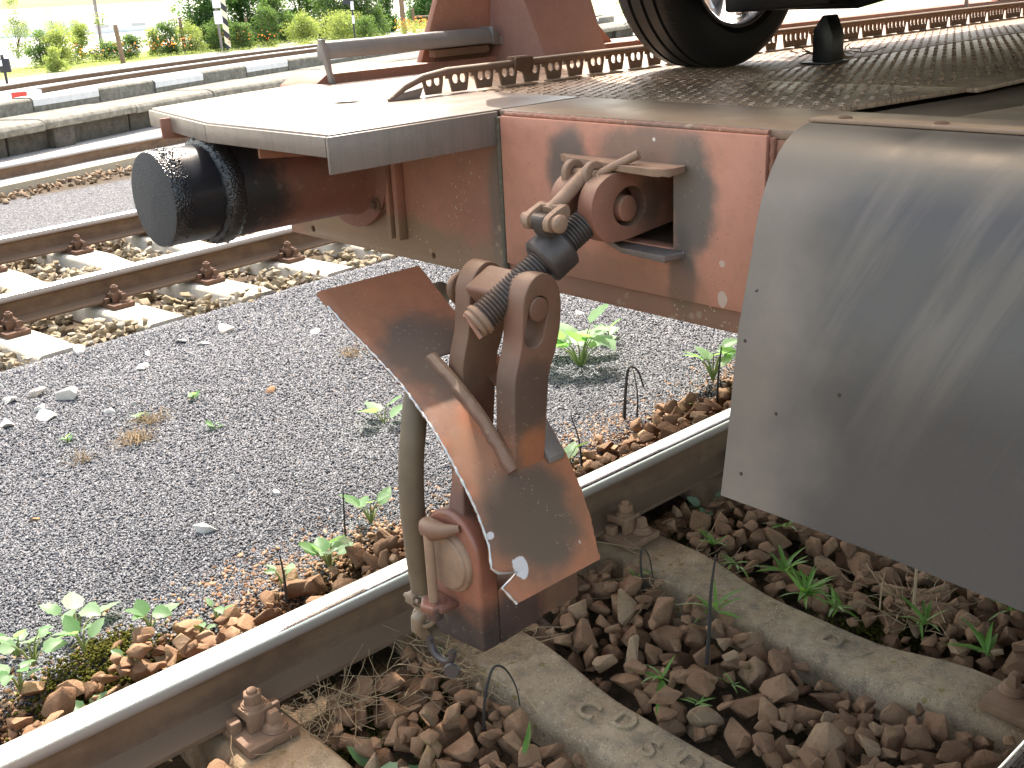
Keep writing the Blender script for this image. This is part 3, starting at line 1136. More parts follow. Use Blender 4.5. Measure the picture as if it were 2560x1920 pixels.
def lay(items, meshes, name, n_single, label, cat, group, stuff_name, zone=None):
    sc = []
    for it in items:
        f = visible(it[0], it[1], it[2], 1.03)
        sc.append(it[3] / f if f else 0)
    order = sorted(range(len(items)), key=lambda i: -sc[i])
    single = [i for i in order[:n_single] if sc[i] > 0]
    ss = set(single)
    r = random.Random(5)
    NPm = [mesh_np(m) for m in meshes]
    bigV, bigF, bigT, off = [], [], [], 0
    for i in order:
        x, y, z, rad = items[i]
        k = r.randrange(len(meshes))
        R_ = rot_np(r)
        # flat stones tend to lie flat: blend in an upright spin
        if r.random() < .6:
            a = r.uniform(0, 2 * PI)
            tl = Matrix.Rotation(a, 3, 'Z') @ Matrix.Rotation(r.uniform(-.5, .5), 3, 'X') @ Matrix.Rotation(r.uniform(-.4, .4), 3, 'Y')
            R_ = np.array(tl)
        s_ = rad * 1.12
        if i in ss:
            o = bpy.data.objects.new(name, meshes[k])
            COL.objects.link(o)
            mw = Matrix([[*(R_[q] * s_), p] for q, p in zip(range(3), (x, y, z))] + [[0, 0, 0, 1]])
            o.matrix_world = mw
            tag(o, *(zone(x, y, rad) if zone else (label, cat, group)))
        else:
            V, F = NPm[k]
            bigV.append((V @ R_.T) * s_ + np.array([x, y, z]))
            bigF.append(F + off)
            bigT.append(np.full(len(V), r.random()))
            off += len(V)
    if bigV:
        me = raw_mesh(stuff_name, np.concatenate(bigV), np.concatenate(bigF), meshes[0].materials[0], np.concatenate(bigT), 42)
        tag(link(stuff_name, me), kind='stuff')


lay(heap1.items, STV, 'ballast_stone', 300, 'brown angular stone among the loose ballast of the near track', 'stone', 'brown ballast stones of the near track', 'ballast', near_zone)
lay(heap2.items, STP, 'pale_ballast_stone', 220, 'tan sunlit stone among the ballast of the second track', 'stone', 'tan ballast stones of the second track', 'pale_ballast', far_zone)


# ------------------------------------------------------------------ fine grey gravel between the tracks
def chips(name, mat, pts, size, tone, flat_=.55):
    n = len(pts)
    base = np.array([(1, 0, 0), (-1, 0, 0), (0, 1, 0), (0, -1, 0), (0, 0, 1), (0, 0, -1)], float)
    F0 = np.array([(0, 2, 4), (2, 1, 4), (1, 3, 4), (3, 0, 4), (2, 0, 5), (1, 2, 5), (3, 1, 5), (0, 3, 5)])
    V = base[None] + rng.normal(0, .28, (n, 6, 3))
    V = V * np.stack([np.ones(n), rng.uniform(.55, .95, n), rng.uniform(.35, flat_ + .15, n)], -1)[:, None, :]
    q = rng.normal(0, 1, (n, 4)) * np.array([1.6, .55, .55, 1.6])
    q /= np.linalg.norm(q, axis=1, keepdims=True)
    w_, x, y, z = q.T
    R_ = np.stack([1 - 2 * (y * y + z * z), 2 * (x * y - z * w_), 2 * (x * z + y * w_), 2 * (x * y + z * w_), 1 - 2 * (x * x + z * z), 2 * (y * z - x * w_), 2 * (x * z - y * w_), 2 * (y * z + x * w_), 1 - 2 * (x * x + y * y)], -1).reshape(n, 3, 3)
    V = np.einsum('nij,nkj->nki', R_, V) * size[:, None, None] + pts[:, None, :]
    F = F0[None] + (np.arange(n) * 6)[:, None, None]
    me = raw_mesh(name, V.reshape(-1, 3), F.reshape(-1, 3), mat, np.repeat(tone, 6))
    return tag(link(name, me), kind='stuff')


def cull(P, m=1.05):
    d = P - np.array(CAMP)
    f = d @ np.array(FW)
    u, v = d @ np.array(RT) / f, d @ np.array(DN) / f
    return (f > .1) & (np.abs(u) < .465 * m) & (np.abs(v) < .3487 * m)


def gravel():
    N = 800000
    x, y = rng.uniform(-1.6, 5.0, N), rng.uniform(.26, 3.35, N)
    wob = .06 * np.sin(x * 4.1) + .04 * np.sin(x * 9.7 + 1) + rng.normal(0, .035, N)
    _, Vv = far_uv(x, y)
    keep = (y > .37 + wob) & (Vv < -.60 + .5 * wob)
    P = np.stack([x, y, ground_z(x, y)], -1)[keep]
    P = P[cull(P, 1.12)]
    d = np.linalg.norm(P - np.array(CAMP), axis=1)
    # fewer, a little larger chips with distance
    k = rng.random(len(P)) < np.clip((3.6 / d) ** 1.2, .3, 1)
    P, d = P[k], d[k]
    n = len(P)
    size = rng.uniform(.0036, .0070, n) * np.clip(d / 3.6, 1, 1.6) ** .8
    P[:, 2] += size * .25 + rng.uniform(0, .004, n)
    tone = np.clip(rng.beta(1.6, 1.7, n) * .92, 0, .9)
    tone = np.where(rng.random(n) < .012, rng.uniform(.9, .955, n), tone)
    tone = np.where(rng.random(n) < .007, .99, tone)
    chips('gravel', M['chip'], P, size, tone)
    print('gravel chips', n)
    # rusty fine stones along the rail
    N = 26000
    x, y = rng.uniform(-1.5, 3.5, N), np.abs(rng.normal(.2, .15, N)) + .08
    dens = .35 + .65 * (np.sin(x * 5.5 + 2.0) > -.1) * 1.0
    P = np.stack([x, y, ground_z(x, y) + .035 * sm(.1, .35, .45 - y)], -1)
    k = cull(P) & (y < .62) & (rng.random(N) < dens * np.clip(1.3 - 1.6 * np.abs(y - .27), .1, 1))
    P = P[k]
    n = len(P)
    size = rng.uniform(.005, .013, n)
    P[:, 2] += size * .3
    chips('rusty_gravel', M['chip_brown'], P, size, rng.random(n))


gravel()

# brown pieces beyond the second track
heap3 = Heap(.6, 5.2, 6.9, 10.0, lambda X, Y: ground_z(X, Y))
for k in range(2600):
    x, y = rr.uniform(.8, 5.0), rr.uniform(7.2, 9.7)
    v = y - .36 * x
    if v < 7.15 + rr.random() * .35 or v > 7.60:
        continue
    heap3.drop(x, y, rr.uniform(.018, .042), lambda a, b: -.07)
lay(heap3.items, STM, 'far_ballast_stone', 0, '', '', '', 'far_ballast')


# ------------------------------------------------------------------ the car carrier wagon
def mk_tread():
    t = NT('tread_plate')
    x, y, z = t.xyz()
    base = t.mix(t.ramp(t.noise(5, 5, .6), [(.3, 0.), (.72, 1.)]), (.36, .215, .13), (.47, .31, .195))
    c = t.mix(t.math('MULTIPLY', t.ramp(t.noise(2.4, 5, .65, dist=.5), [(.4, 0.), (.66, 1.)]), .6), base, (.20, .15, .095))
    c = t.mix(t.math('MULTIPLY', t.ramp(t.noise(24, 4), [(.5, 0.), (.7, 1.)]), .4), c, (.08, .055, .042))
    def rib(a, b, ph):
        u = t.math('FRACT', t.math('ADD', t.math('MULTIPLY', x, a), ph))
        v = t.math('FRACT', t.math('ADD', t.math('MULTIPLY', y, b), ph))
        du = t.math('ABSOLUTE', t.math('SUBTRACT', u, .5))
        dv = t.math('ABSOLUTE', t.math('SUBTRACT', v, .5))
        return t.math('MULTIPLY', t.math('SUBTRACT', 1., t.step(du, .07, .15)), t.math('SUBTRACT', 1., t.step(dv, .28, .38)))
    h = t.math('ADD', rib(34, 26, 0.), rib(34, 26, .5))
    nb = t.bump(t.math('ADD', h, t.math('MULTIPLY', t.noise(90, 3), .12)), 1., .008)
    return t.fin(c, t.math('ADD', .30, t.math('MULTIPLY', t.noise(6, 4), .25)), .0, nb, .65)


M['tread'] = mk_tread()
WAG = tag(empty('car_carrier_wagon', (3.0, -.7535, .2)), 'red oxide car carrier wagon end with bare buffer and chequered deck', 'wagon')
SLOT = [(-.884, .977), (-.609, .977), (-.609, 1.118), (-.884, 1.118)]

hs = MB()
hs.plate2d([(-1.993, .836), (.468, .836), (.468, 1.186), (-1.993, 1.186)],
           [SLOT, [(.357 + a, .858 + b) for a, b in arc(0, 0, .009, 0, 330, 11)], [(-.154 + a, .857 + b) for a, b in arc(0, 0, .007, 0, 330, 11)]], 'x', .0135, .036)
hs_o = hs.build('headstock_beam', M['headstock'], WAG, bevel=.002)
cp = MB()
cp.plate2d([(-1.081, .882), (-.426, .882), (-.426, 1.193), (-1.081, 1.193)], [SLOT], 'x', .0, .0133)
cp.build('cover_plate', M['plate'], hs_o, bevel=.0022)
wd = MB()          # weld beads round the cover plate
def bead(m, p0, p1, r, n):
    pts, rs = [], []
    for k in range(n + 1):
        f = k / n
        pts.append(Vector(p0).lerp(Vector(p1), f) + Vector((random.uniform(-1, 1), random.uniform(-1, 1), random.uniform(-1, 1))) * r * .12)
        rs.append(r * (1 + .22 * math.sin(k * 1.9) * random.uniform(.3, 1)))
    m.tube(pts, rs, 7)
bead(wd, (.0125, -.43, 1.196), (.0125, -1.078, 1.196), .0055, 90)
bead(wd, (.0125, -1.086, 1.19), (.0125, -1.086, .89), .0065, 44)
wd.build('weld_bead', M['headstock'], hs_o, smooth=60)
bx = MB()
bead(bx, (.010, -.412, 1.19), (.010, -.412, .845), .008, 60)
bx.build('weld_seam', M['seam'], hs_o, smooth=60)
pk = MB()  # closed box added behind the slot so that the opening stays dark
pk.box(.037, .52, -.905, -.89, .95, 1.14).box(.037, .52, -.603, -.588, .95, 1.14).box(.037, .52, -.889, -.604, .955, .972).box(.037, .52, -.889, -.604, 1.122, 1.14).box(.521, .54, -.905, -.588, .95, 1.14)
pk.build('slot_dark_box', M['rustdark'], WAG)
fl = MB()          # flame-cut flange plates above and below the opening
fl.plate2d(rounded([(-.062, -.900), (-.058, -.78), (-.034, -.645), (-.012, -.612), (-.001, -.608), (-.001, -.918), (-.05, -.918)], .012), [], 'z', 1.119, 1.1315)
fl.build('slot_flange', M['dusty'], hs_o, bevel=.003, jit=.0012)
fl = MB()
fl.plate2d([(-.048, -.905), (-.040, -.79), (-.012, -.74), (-.001, -.72), (-.001, -.912)], [], 'z', .9625, .9755)
fl.build('slot_flange', M['plate_grey'], hs_o, bevel=.003, jit=.0014)

# platform above the buffer, with turned-down lips
pf = MB()
PFP = [(-.405, -.405), (-.413, .04), (-.328, .482), (-.016, .601), (.229, .672), (.262, .30), (.262, -.402)]
hole = [(-.035 + .030 * math.cos(a), .069 + .030 * math.sin(a)) for a in [2 * PI * k / 20 for k in range(20)]]
pf.plate2d(PFP, [hole], 'z', 1.196, 1.2045)
pfo = pf.build('platform_plate', M['platform'], WAG, bevel=.003)
lp = MB()
lp.box(-.4125, .0115, -.4095, -.4015, 1.131, 1.2005)
lp.build('side_lip', M['platform'], pfo, bevel=.0025)
lp = MB()
def lip(m, a, b, dz, th=.007):
    (x0, y0), (x1, y1) = a, b
    d = Vector((x1 - x0, y1 - y0)).normalized()
    n = Vector((d.y, -d.x)) * -th
    m.prism([(x0, y0), (x1, y1), (x1 + n.x, y1 + n.y), (x0 + n.x, y0 + n.y)], 'z', 1.2005 - dz, 1.2005)
lip(lp, (-.4065, -.4015), (-.4145, .04), .038)
lip(lp, (-.4145, .0405), (-.3295, .482), .038)
lp.build('front_lip', M['platform'], pfo, bevel=.0018)
gp = MB()
gp.prism([(-.385, 1.1955), (-.385, 1.135), (.013, 1.10), (.013, 1.1955)], 'y', -.112, -.104)
gp.build('support_rib', M['red'], pfo, bevel=.001)
gp = MB()
gp.prism([(-.318, 1.1955), (-.318, 1.142), (.013, 1.10), (.013, 1.1955)], 'y', .43, .438)
gp.prism([(-.395, 1.1955), (-.395, 1.15), (.013, 1.12), (.013, 1.1955)], 'y', .30, .307)
gp.build('support_rib', M['red'], pfo, bevel=.001)

# buffer
BY, BZ = .12, 1.048
hb = MB()
hb.lathe((.0, BY, BZ), (-1, 0, 0), [(0, .0), (0, .150), (.014, .150), (.016, .118), (.05, .112), (.362, .111), (.364, .098), (.364, 0)], 56)
hb.build('buffer_housing', M['buffer_red'], WAG, bevel=.0015)
bc = MB()
prof = [(.362, .100), (.362, .114), (.378, .121), (.396, .120), (.406, .113), (.408, .100)]
bc.lathe((.0, BY, BZ), (-1, 0, 0), prof, 72)
bco = bc.build('buffer_collar', M['tar_lumps'], WAG, smooth=60, jit=.0016)
pl = MB()
pl.lathe((0, BY, BZ), (-1, 0, 0), [(.30, .0), (.30, .1035), (.36, .1035), (.42, .1035), (.46, .1035), (.50, .1035), (.517, .1045), (.524, .102), (.527, .094), (.528, .0)], 72)
pl.build('buffer_plunger', M['tar'], WAG, smooth=40)
tl_ = MB()
rg_ = random.Random(3)
for k in range(240):      # beads of dried tar behind the buffer face
    a = rg_.uniform(.15 * PI, 1.05 * PI) if rg_.random() < .8 else rg_.uniform(0, 2 * PI)
    xx = -.512 + abs(rg_.gauss(0, .022))
    r = rg_.uniform(.0014, .0036) * (1 if xx < -.48 else .7)
    # a measured from +y over the top to -y
    c = (xx, BY + math.cos(a + .0) * .1035 * -1, BZ + math.sin(a) * .1035)
    tl_.lathe((c[0] - r, c[1], c[2]), (1, 0, 0), [(0, .0), (r * .4, r * .8), (r, r), (r * 1.6, r * .8), (r * 2, 0)], 6)
for k in range(120):
    a = 2 * PI * k / 120 + rg_.uniform(-.02, .02)
    r = rg_.uniform(.002, .0045)
    c = (-.398 + rg_.uniform(-.008, .004), BY + math.cos(a) * .115, BZ + math.sin(a) * .115)
    tl_.lathe((c[0] - r, c[1], c[2]), (1, 0, 0), [(0, .0), (r * .4, r * .8), (r, r), (r * 1.6, r * .8), (r * 2, 0)], 6)
o = tl_.build('tar_beads', M['tar_lumps'], WAG, smooth=70)
tag(o, kind='stuff')
mp = MB()
mp.box(-.012, .013, -.062, -.047, .885, 1.16).box(-.012, .013, -.030, -.015, .885, 1.16)
mp.build('buffer_bracket', M['headstock'], WAG, bevel=.002)
for (yy, zz) in ((.015, .965), (.015, 1.10), (.245, .965)):
    b_ = MB()
    b_.lathe((.0, yy, zz), (-1, 0, 0), [(-.012, 0), (-.012, .022), (.004, .022), (.004, 0)], 18)
    b_.hexa((-.004, yy, zz), (-1, 0, 0), .0175, .017)
    b_.cyl((-.02, yy, zz), (-.032, yy, zz), .009, n=12)
    b_.build('buffer_bolt', M['rustdark'], WAG, bevel=.001)

# deck
DZ = 1.2035
de = MB()
de.plate2d([(.0145, -.4105), (.0145, -1.99), (.262, -1.99), (.262, -.4105)], [], 'z', 1.1865, DZ)
de.build('deck_edge_plate', M['platform'] if False else M['deck'], WAG, bevel=.002)
for i, (x0, x1, y0, y1, dz) in enumerate([(.264, .70, -1.022, .575, 0), (.703, 4.2, -.445, .575, .001), (.703, 4.2, -1.10, -.449, 0), (4.203, 9.5, -1.10, .575, 0)]):
    m = MB()
    if i == 0:
        m.prism([(x0, y0), (x1, y0 - .055), (x1, y1), (x0, y1)], 'z', 1.193, DZ - .001 + dz)
    else:
        m.box(x0, x1, y0, y1, 1.193, DZ - .001 + dz)
    m.build('deck_plate', M['tread'], WAG, bevel=.0015)
m = MB()
m.prism([(.264, -1.036), (.70, -1.091), (9.5, -1.115), (9.5, -1.36), (.60, -1.29), (.264, -1.232)], 'z', 1.172, 1.1875)
m.build('recessed_plate', M['deck'], WAG, bevel=.001)
m = MB()
m.prism([(.264, -1.243), (.60, -1.302), (9.5, -1.372), (9.5, -1.99), (.264, -1.99)], 'z', 1.18, 1.198)
m.build('deck_plate', M['deck'], WAG, bevel=.0015)
m = MB()
m.box(.29, 9.5, -1.96, .56, 1.13, 1.165)
m.build('underframe', M['rustdark'], WAG)

# raised ribs of the tread plate near the wagon end
m = MB()
for i in range(92):
    for j in range(36):
        x0, y0 = .285 + i * .0275, -.075 - j * .0275 - (.0137 if i % 2 else 0)
        if y0 < -1.0 - .12 * max(0, .70 - x0) or abs(x0 - .7015) < .016 or abs(y0 + .447) < .012:
            continue
        a, b = (.0075, .0020) if (i + j) % 2 else (.0020, .0075)
        z0 = DZ - .0012
        m.add([(x0 - a, y0 - b, z0), (x0 + a, y0 - b, z0), (x0 + a, y0 + b, z0), (x0 - a, y0 + b, z0), (x0 - a * .6, y0 - b * .6, z0 + .0023), (x0 + a * .6, y0 - b * .6, z0 + .0023), (x0 + a * .6, y0 + b * .6, z0 + .0023), (x0 - a * .6, y0 + b * .6, z0 + .0023)],
              [(4, 5, 6, 7), (0, 1, 5, 4), (1, 2, 6, 5), (2, 3, 7, 6), (3, 0, 4, 7)])
tag(m.build('tread_ribs', M['tread'], WAG, smooth=None), kind='stuff')

# perforated wheel guide
def tooth(m, x0, x1, z0, z1, holes, y0, y1, slope=.006):
    hs_ = [[(hx + .0098 * rx * math.cos(a), hz + .0115 * math.sin(a)) for a in [2 * PI * k / 12 for k in range(12)]] for hx, hz, rx in holes]
    m.plate2d([(x0 + slope, z0), (x1 - slope, z0), (x1 - .001, z1 - .014), (x1, z1), (x0, z1), (x0 + .001, z1 - .014)], hs_, 'y', y0, y1)
GY0, GY1 = -.036, -.031
gz0, gz1 = DZ + .0045, 1.256
def guide_seg(name, xs, pitch, nh, end):
    g = MB()
    x = xs
    while x + pitch <= end + 1e-6:
        gap = .018
        w0, w1 = x + gap / 2, x + pitch - gap / 2
        hl = [(w0 + (w1 - w0) * (k + .5 + (.12 if k == 0 else -.12 if k == nh - 1 else 0)) / nh, gz0 + .031, 1. if nh < 4 else .72) for k in range(nh)]
        tooth(g, w0, w1, gz0, gz1 - .006, hl, GY0, GY1, .008)
        g.box(w0 - gap / 2, w0 + .0, GY0, GY1, gz1 - .016, gz1 - .006) if x > xs else None
        x += pitch
    return g.build(name, M['guide'], WAG)
guide_seg('wheel_guide', .104, .081, 2, 1.57)
guide_seg('wheel_guide', 1.578, .158, 5, 9.2)
cap_ = MB()
cap_.tube([(.012, -.033, 1.206), (.06, -.033, 1.232), (.115, -.033, 1.249), (.19, -.033, 1.257), (1.57, -.033, 1.258), (9.2, -.033, 1.258)], [.006, .008, .009, .0095, .0095, .0095], 12)
cap_.build('guide_cap', M['guide'], WAG, smooth=60)
cb = MB()
x = .35
while x < 9:
    cb.box(x, x + .11, -.066, -.0365, DZ + .0005, DZ + .0045)
    x += .162
cb.build('guide_foot', M['deck'], WAG)
for gx in (.43, 4.35):
    cl = MB()
    cl.plate2d(rounded([(gx - .03, 1.244), (gx - .03, 1.272), (gx + .032, 1.272), (gx + .03, 1.238), (gx + .012, 1.228)], .006), [], 'y', -.052, -.044)
    cl.box(gx - .028, gx + .028, -.044, -.018, 1.2685, 1.274)
    cl.build('guide_stop', M['rustdark'], WAG, bevel=.002)
st_ = MB()
st_.prism([(.013, 1.2047), (.10, 1.2047), (.112, 1.228), (.02, 1.216)], 'y', -.0385, -.0302)
st_.build('guide_shoe', M['platform'], WAG, bevel=.001)

# far side sill, hinged bars, post gussets
sl = MB()
sl.prism([(.225, .90), (9.6, .90), (9.6, 1.2285), (.28, 1.2285), (.225, 1.195)], 'y', .62, .80)
sl.build('side_sill', M['red'], WAG, bevel=.008)
sl = MB()
sl.box(.30, 9.6, .600, .6185, 1.03, 1.185)
sl.build('sill_web', M['red'], WAG, bevel=.002)
sl = MB()
sl.prism([(.225, .90), (9.6, .90), (9.6, 1.2285), (.28, 1.2285), (.225, 1.195)], 'y', -2.16, -2.0)
sl.build('side_sill', M['red'], WAG, bevel=.008)


def hinged_bar(x0):
    r = MB()
    r.prism(rounded([(.578, 1.270), (.578, 1.296), (.590, 1.318), (.628, 1.318), (.64, 1.300), (.64, 1.270)], .006), 'x', x0 + .005, x0 + .625)
    b = r.build('hinged_bar', M['bar'], WAG, bevel=.002)
    e = MB()
    e.prism(rounded([(x0 - .022, 1.326), (x0 - .008, 1.326), (x0 + .004, 1.285), (x0 + .006, 1.24), (x0 + .016, 1.203), (x0 + .002, 1.203), (x0 - .006, 1.245)], .004), 'y', .572, .590)
    e.build('end_strap', M['bar'], b, bevel=.002)
    e = MB()
    e.add([(x0 + .626, .575, 1.268), (x0 + .626, .643, 1.268), (x0 + .626, .643, 1.322), (x0 + .626, .575, 1.322), (x0 + .67, .59, 1.262), (x0 + .67, .628, 1.262), (x0 + .67, .628, 1.292), (x0 + .67, .59, 1.292)],
          [(0, 1, 2, 3), (4, 7, 6, 5), (0, 4, 5, 1), (1, 5, 6, 2), (2, 6, 7, 3), (3, 7, 4, 0)])
    e.box(x0 + .66, x0 + .755, .592, .626, 1.262, 1.288)
    e.build('hinge_arm', M['bar'], b, bevel=.003)
    e = MB()
    e.cyl((x0 + .725, .609, 1.215), (x0 + .725, .609, 1.292), .013, n=16)
    e.cyl((x0 + .725, .609, 1.292), (x0 + .725, .609, 1.299), .021, n=16)
    e.build('hinge_pin', M['dusty'], b, bevel=.001)
    e = MB()
    e.box(x0 + .40, x0 + .62, .59, .622, 1.243, 1.266)
    e.prism([(x0 + .44, 1.2288), (x0 + .64, 1.2288), (x0 + .69, 1.262), (x0 + .67, 1.262), (x0 + .62, 1.243), (x0 + .45, 1.243)], 'y', .63, .66)
    e.build('bar_latch', M['rustdark'], b, bevel=.002)
    return b


hinged_bar(.262)
hinged_bar(4.08)


def post_gusset(x0, side):
    """Flared foot of a post that carries the upper deck."""
    yb = .6195 if side > 0 else -1.9995
    yo = yb + .024 * side
    cx = x0 + .27
    g = MB()
    g.prism([(x0 - .10, 1.229), (x0 + .78, 1.229), (x0 + .70, 1.30), (x0 + .38 + .0, 1.75), (x0 + .38, 3.05), (x0 + .05, 3.05), (x0 + .05, 1.56)], 'y', min(yb, yo) + .03 * side, max(yb, yo) + .03 * side)
    p = g.build('post_plate', M['red'], WAG, bevel=.002)
    s_ = -side
    f = MB()
    A0, A1 = (x0 + .185, yb + .03 * side), (x0 + .19, yb + .03 * side)
    zb, zm, zt = 1.2045, 1.42, 1.80
    yf0, yf1, yf2 = yb + s_ * .19, yb + s_ * .10, yb + s_ * .0
    V = [(x0 + .18, yb + .029 * side, zb), (x0 + .235, yf0, zb), (x0 + .515, yf0, zb), (x0 + .60, yb + .029 * side, zb),
         (x0 + .20, yb + .029 * side, zm), (x0 + .215, yf1, zm), (x0 + .52, yf1, zm), (x0 + .60, yb + .029 * side, zm),
         (x0 + .20, yb + .029 * side, zt), (x0 + .21, yf2, zt), (x0 + .42, yf2, zt), (x0 + .45, yb + .029 * side, zt)]
    f.add(V, [(0, 1, 5, 4), (1, 2, 6, 5), (2, 3, 7, 6), (4, 5, 9, 8), (5, 6, 10, 9), (6, 7, 11, 10), (0, 3, 2, 1), (8, 9, 10, 11), (0, 4, 7, 3), (4, 8, 11, 7)])
    f.build('post_foot', M['gusset'], p, bevel=.003, smooth=20)


post_gusset(.75, 1)
post_gusset(5.2, 1)
post_gusset(5.2, -1)
ud = MB()
ud.box(.45, 9.6, -2.0, .448, 3.06, 3.12)
ud.build('upper_deck', M['deck'], WAG)
ud = MB()
ud.box(.45, 9.6, .45, .50, 2.95, 3.2).box(.45, 9.6, -2.06, -2.005, 2.95, 3.2)
ud.build('upper_sill', M['red'], WAG, bevel=.005)

# dark curved bridging flap on the near side
FP = [(.056, 1.2165), (.030, 1.2165), (.006, 1.2155), (-.022, 1.209), (-.047, 1.196), (-.068, 1.178), (-.083, 1.158), (-.096, 1.137), (-.107, 1.115), (-.114, 1.095), (-.124, 1.06), (-.131, 1.027), (-.146, .972), (-.161, .915),
      (-.170, .85), (-.178, .78), (-.188, .71), (-.200, .634)]
m = MB()
ny = 22
G, G2 = [], []
for (x, z), (xa, za), (xb, zb) in zip(FP, [FP[0]] + FP[:-1], FP[1:] + [FP[-1]]):
    d = Vector((xb - xa, zb - za)).normalized()
    nn = Vector((d.y, -d.x)) * .006
    row, row2 = [], []
    for k in range(ny + 1):
        f = k / ny
        y = -1.15 - .85 * f
        dep = sm(.95, .6, z) if z < .95 else 0.
        zz = z - .022 * f * float(dep)
        bow = .006 * math.sin(f * 5) * float(dep)
        row.append((x + bow, y, zz))
        row2.append((x + bow - nn.x, y, zz - nn.y))
    G.append(row)
    G2.append(row2)
m.grid(G)
m.grid([list(reversed(r_)) for r_ in G2])
n_, mm = len(G), ny + 1
# rim
def rim(m, a, b):
    for i in range(len(a) - 1):
        m.add([a[i], a[i + 1], b[i + 1], b[i]], [(0, 1, 2, 3)])
rim(m, [r_[0] for r_ in G], [r_[0] for r_ in G2])
rim(m, [r_[-1] for r_ in G], [r_[-1] for r_ in G2])
rim(m, G[0], G2[0])
rim(m, G[-1], G2[-1])
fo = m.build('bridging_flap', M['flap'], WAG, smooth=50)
tag(fo, 'dark grey curved steel flap hanging over the wagon end')
m = MB()
m.box(.020, .060, -1.99, -1.146, 1.2170, 1.2235)
so = m.build('flap_strip', M['deck'], fo, bevel=.0015)
for yy in (-1.20, -1.36, -1.52, -1.70, -1.88):
    m = MB()
    m.lathe((.041, yy, 1.2235), (0, 0, 1), [(0, 0), (0, .011), (.0015, .011), (.003, .008), (.003, 0)], 14)
    m.build('strip_bolt', M['rustdark'], so)

# black stop post on the deck, with a strap of straw caught on it
m = MB()
m.prism([(-.432, DZ), (-.492, DZ), (-.492, 1.276), (-.470, 1.327), (-.458, 1.327), (-.432, 1.29)], 'x', 1.135, 1.195)
pg = m.build('stop_post', M['peg'], WAG, bevel=.004)
m = MB()
m.box(1.10, 1.21, -.50, -.42, DZ, DZ + .006)
m.build('post_foot', M['peg'], pg, bevel=.001)
m = MB()
r_ = random.Random(9)
for k in range(26):
    p = Vector((1.19, -.455, 1.30)) if k < 5 else Vector((1.28 + r_.gauss(0, .03), -.40 + r_.gauss(0, .04), 1.222))
    pts = [p]
    d = Vector((.09, .02, -.07)) if k < 5 else Vector((r_.gauss(0, .03), r_.gauss(0, .03), r_.gauss(0, .008)))
    for q in range(4):
        p = p + d * .42 + Vector((r_.gauss(0, .006), r_.gauss(0, .006), r_.gauss(0, .004)))
        p.z = max(p.z, DZ + .002)
        pts.append(p)
    m.tube(pts, .0016, 5)
o = m.build('straw_wisp', M['straw'], None, loc=(1.24, -.42, DZ))
tag(o, 'wisp of dry straw caught on the black stop post on the deck', 'straw')

# ------------------------------------------------------------------ hanging coupling
CO = tag(empty('screw_coupling', (-.30, -.745, .90)), 'rusty screw coupling with bent guard plate hanging from the headstock slot', 'coupling')
LUGO = rounded([(-.090, .992), (-.040, .988), (.10, 1.000), (.12, 1.00), (.12, 1.112), (-.02, 1.117), (-.075, 1.117), (-.112, 1.098), (-.128, 1.064), (-.120, 1.022)], .022, 4)
for y0, y1 in ((-.800, -.765), (-.727, -.692)):
    m = MB()
    m.plate2d(LUGO, [[(-.022 + .040 * math.cos(a) * 1.15, 1.050 + .037 * math.sin(a)) for a in [2 * PI * k / 28 for k in range(28)]]], 'y', y0, y1)
    m.build('drawbar_lug', M['lug'], CO, bevel=.004, seg=3)
m = MB()
m.cyl((-.028, -.802, 1.047), (-.028, -.685, 1.047), .0245, n=32)
m.build('drawbar_pin', M['lug'], CO, bevel=.003, seg=3)
# threaded spindle
SA, SB = Vector((-.112, -.765, 1.027)), Vector((-.334, -.6944, .8718))
SD = (SB - SA).normalized()
SL = (SB - SA).length
m = MB()
def thread(m, a, b, r, pitch, n=26):
    L = (b - a).length
    prof = [(0, 0), (0, r * .9)]
    t_ = .002
    while t_ < L - .003:
        prof += [(t_, r * .88), (t_ + pitch * .35, r), (t_ + pitch * .62, r)]
        t_ += pitch
    prof += [(L, r * .88), (L, 0)]
    m.lathe(a, b - a, prof, n)
thread(m, SA - SD * .012, SA + SD * (SL * .27 - .02), .0282, .0068)
thread(m, SA + SD * (SL * .27 + .02), SA + SD * (SL - .026), .0282, .0072)
sp = m.build('threaded_spindle', M['screw'], CO, smooth=50)
m = MB()
m.lathe(SA + SD * (SL - .027), SD, [(0, 0), (0, .030), (.004, .032), (.010, .032), (.012, .027), (.014, .027), (.015, .030), (.021, .028), (.023, .016), (.023, 0)], 28)
u_ = SD.orthogonal().normalized()
m.build('spindle_nut', M['dusty'], sp, bevel=.001)
m = MB()
q = SA + SD * (SL - .006)
m.tube([q + Vector((-.004, .020, .014)), q + Vector((-.006, .010, .016)), q + Vector((-.010, -.004, .006)), q + Vector((-.004, -.022, -.020))], .0045, 8)
m.build('split_pin', M['lug'], sp)
m = MB()
c0 = SA + SD * (SL * .27 - .027)
m.lathe(c0, SD, [(0, 0), (0, .036), (.006, .0455), (.054, .046), (.060, .038), (.060, 0)], 40)
cn = Vector((-.02, 0, .032))
m.build('spindle_collar', M['screw'], sp, bevel=.0015, smooth=30)
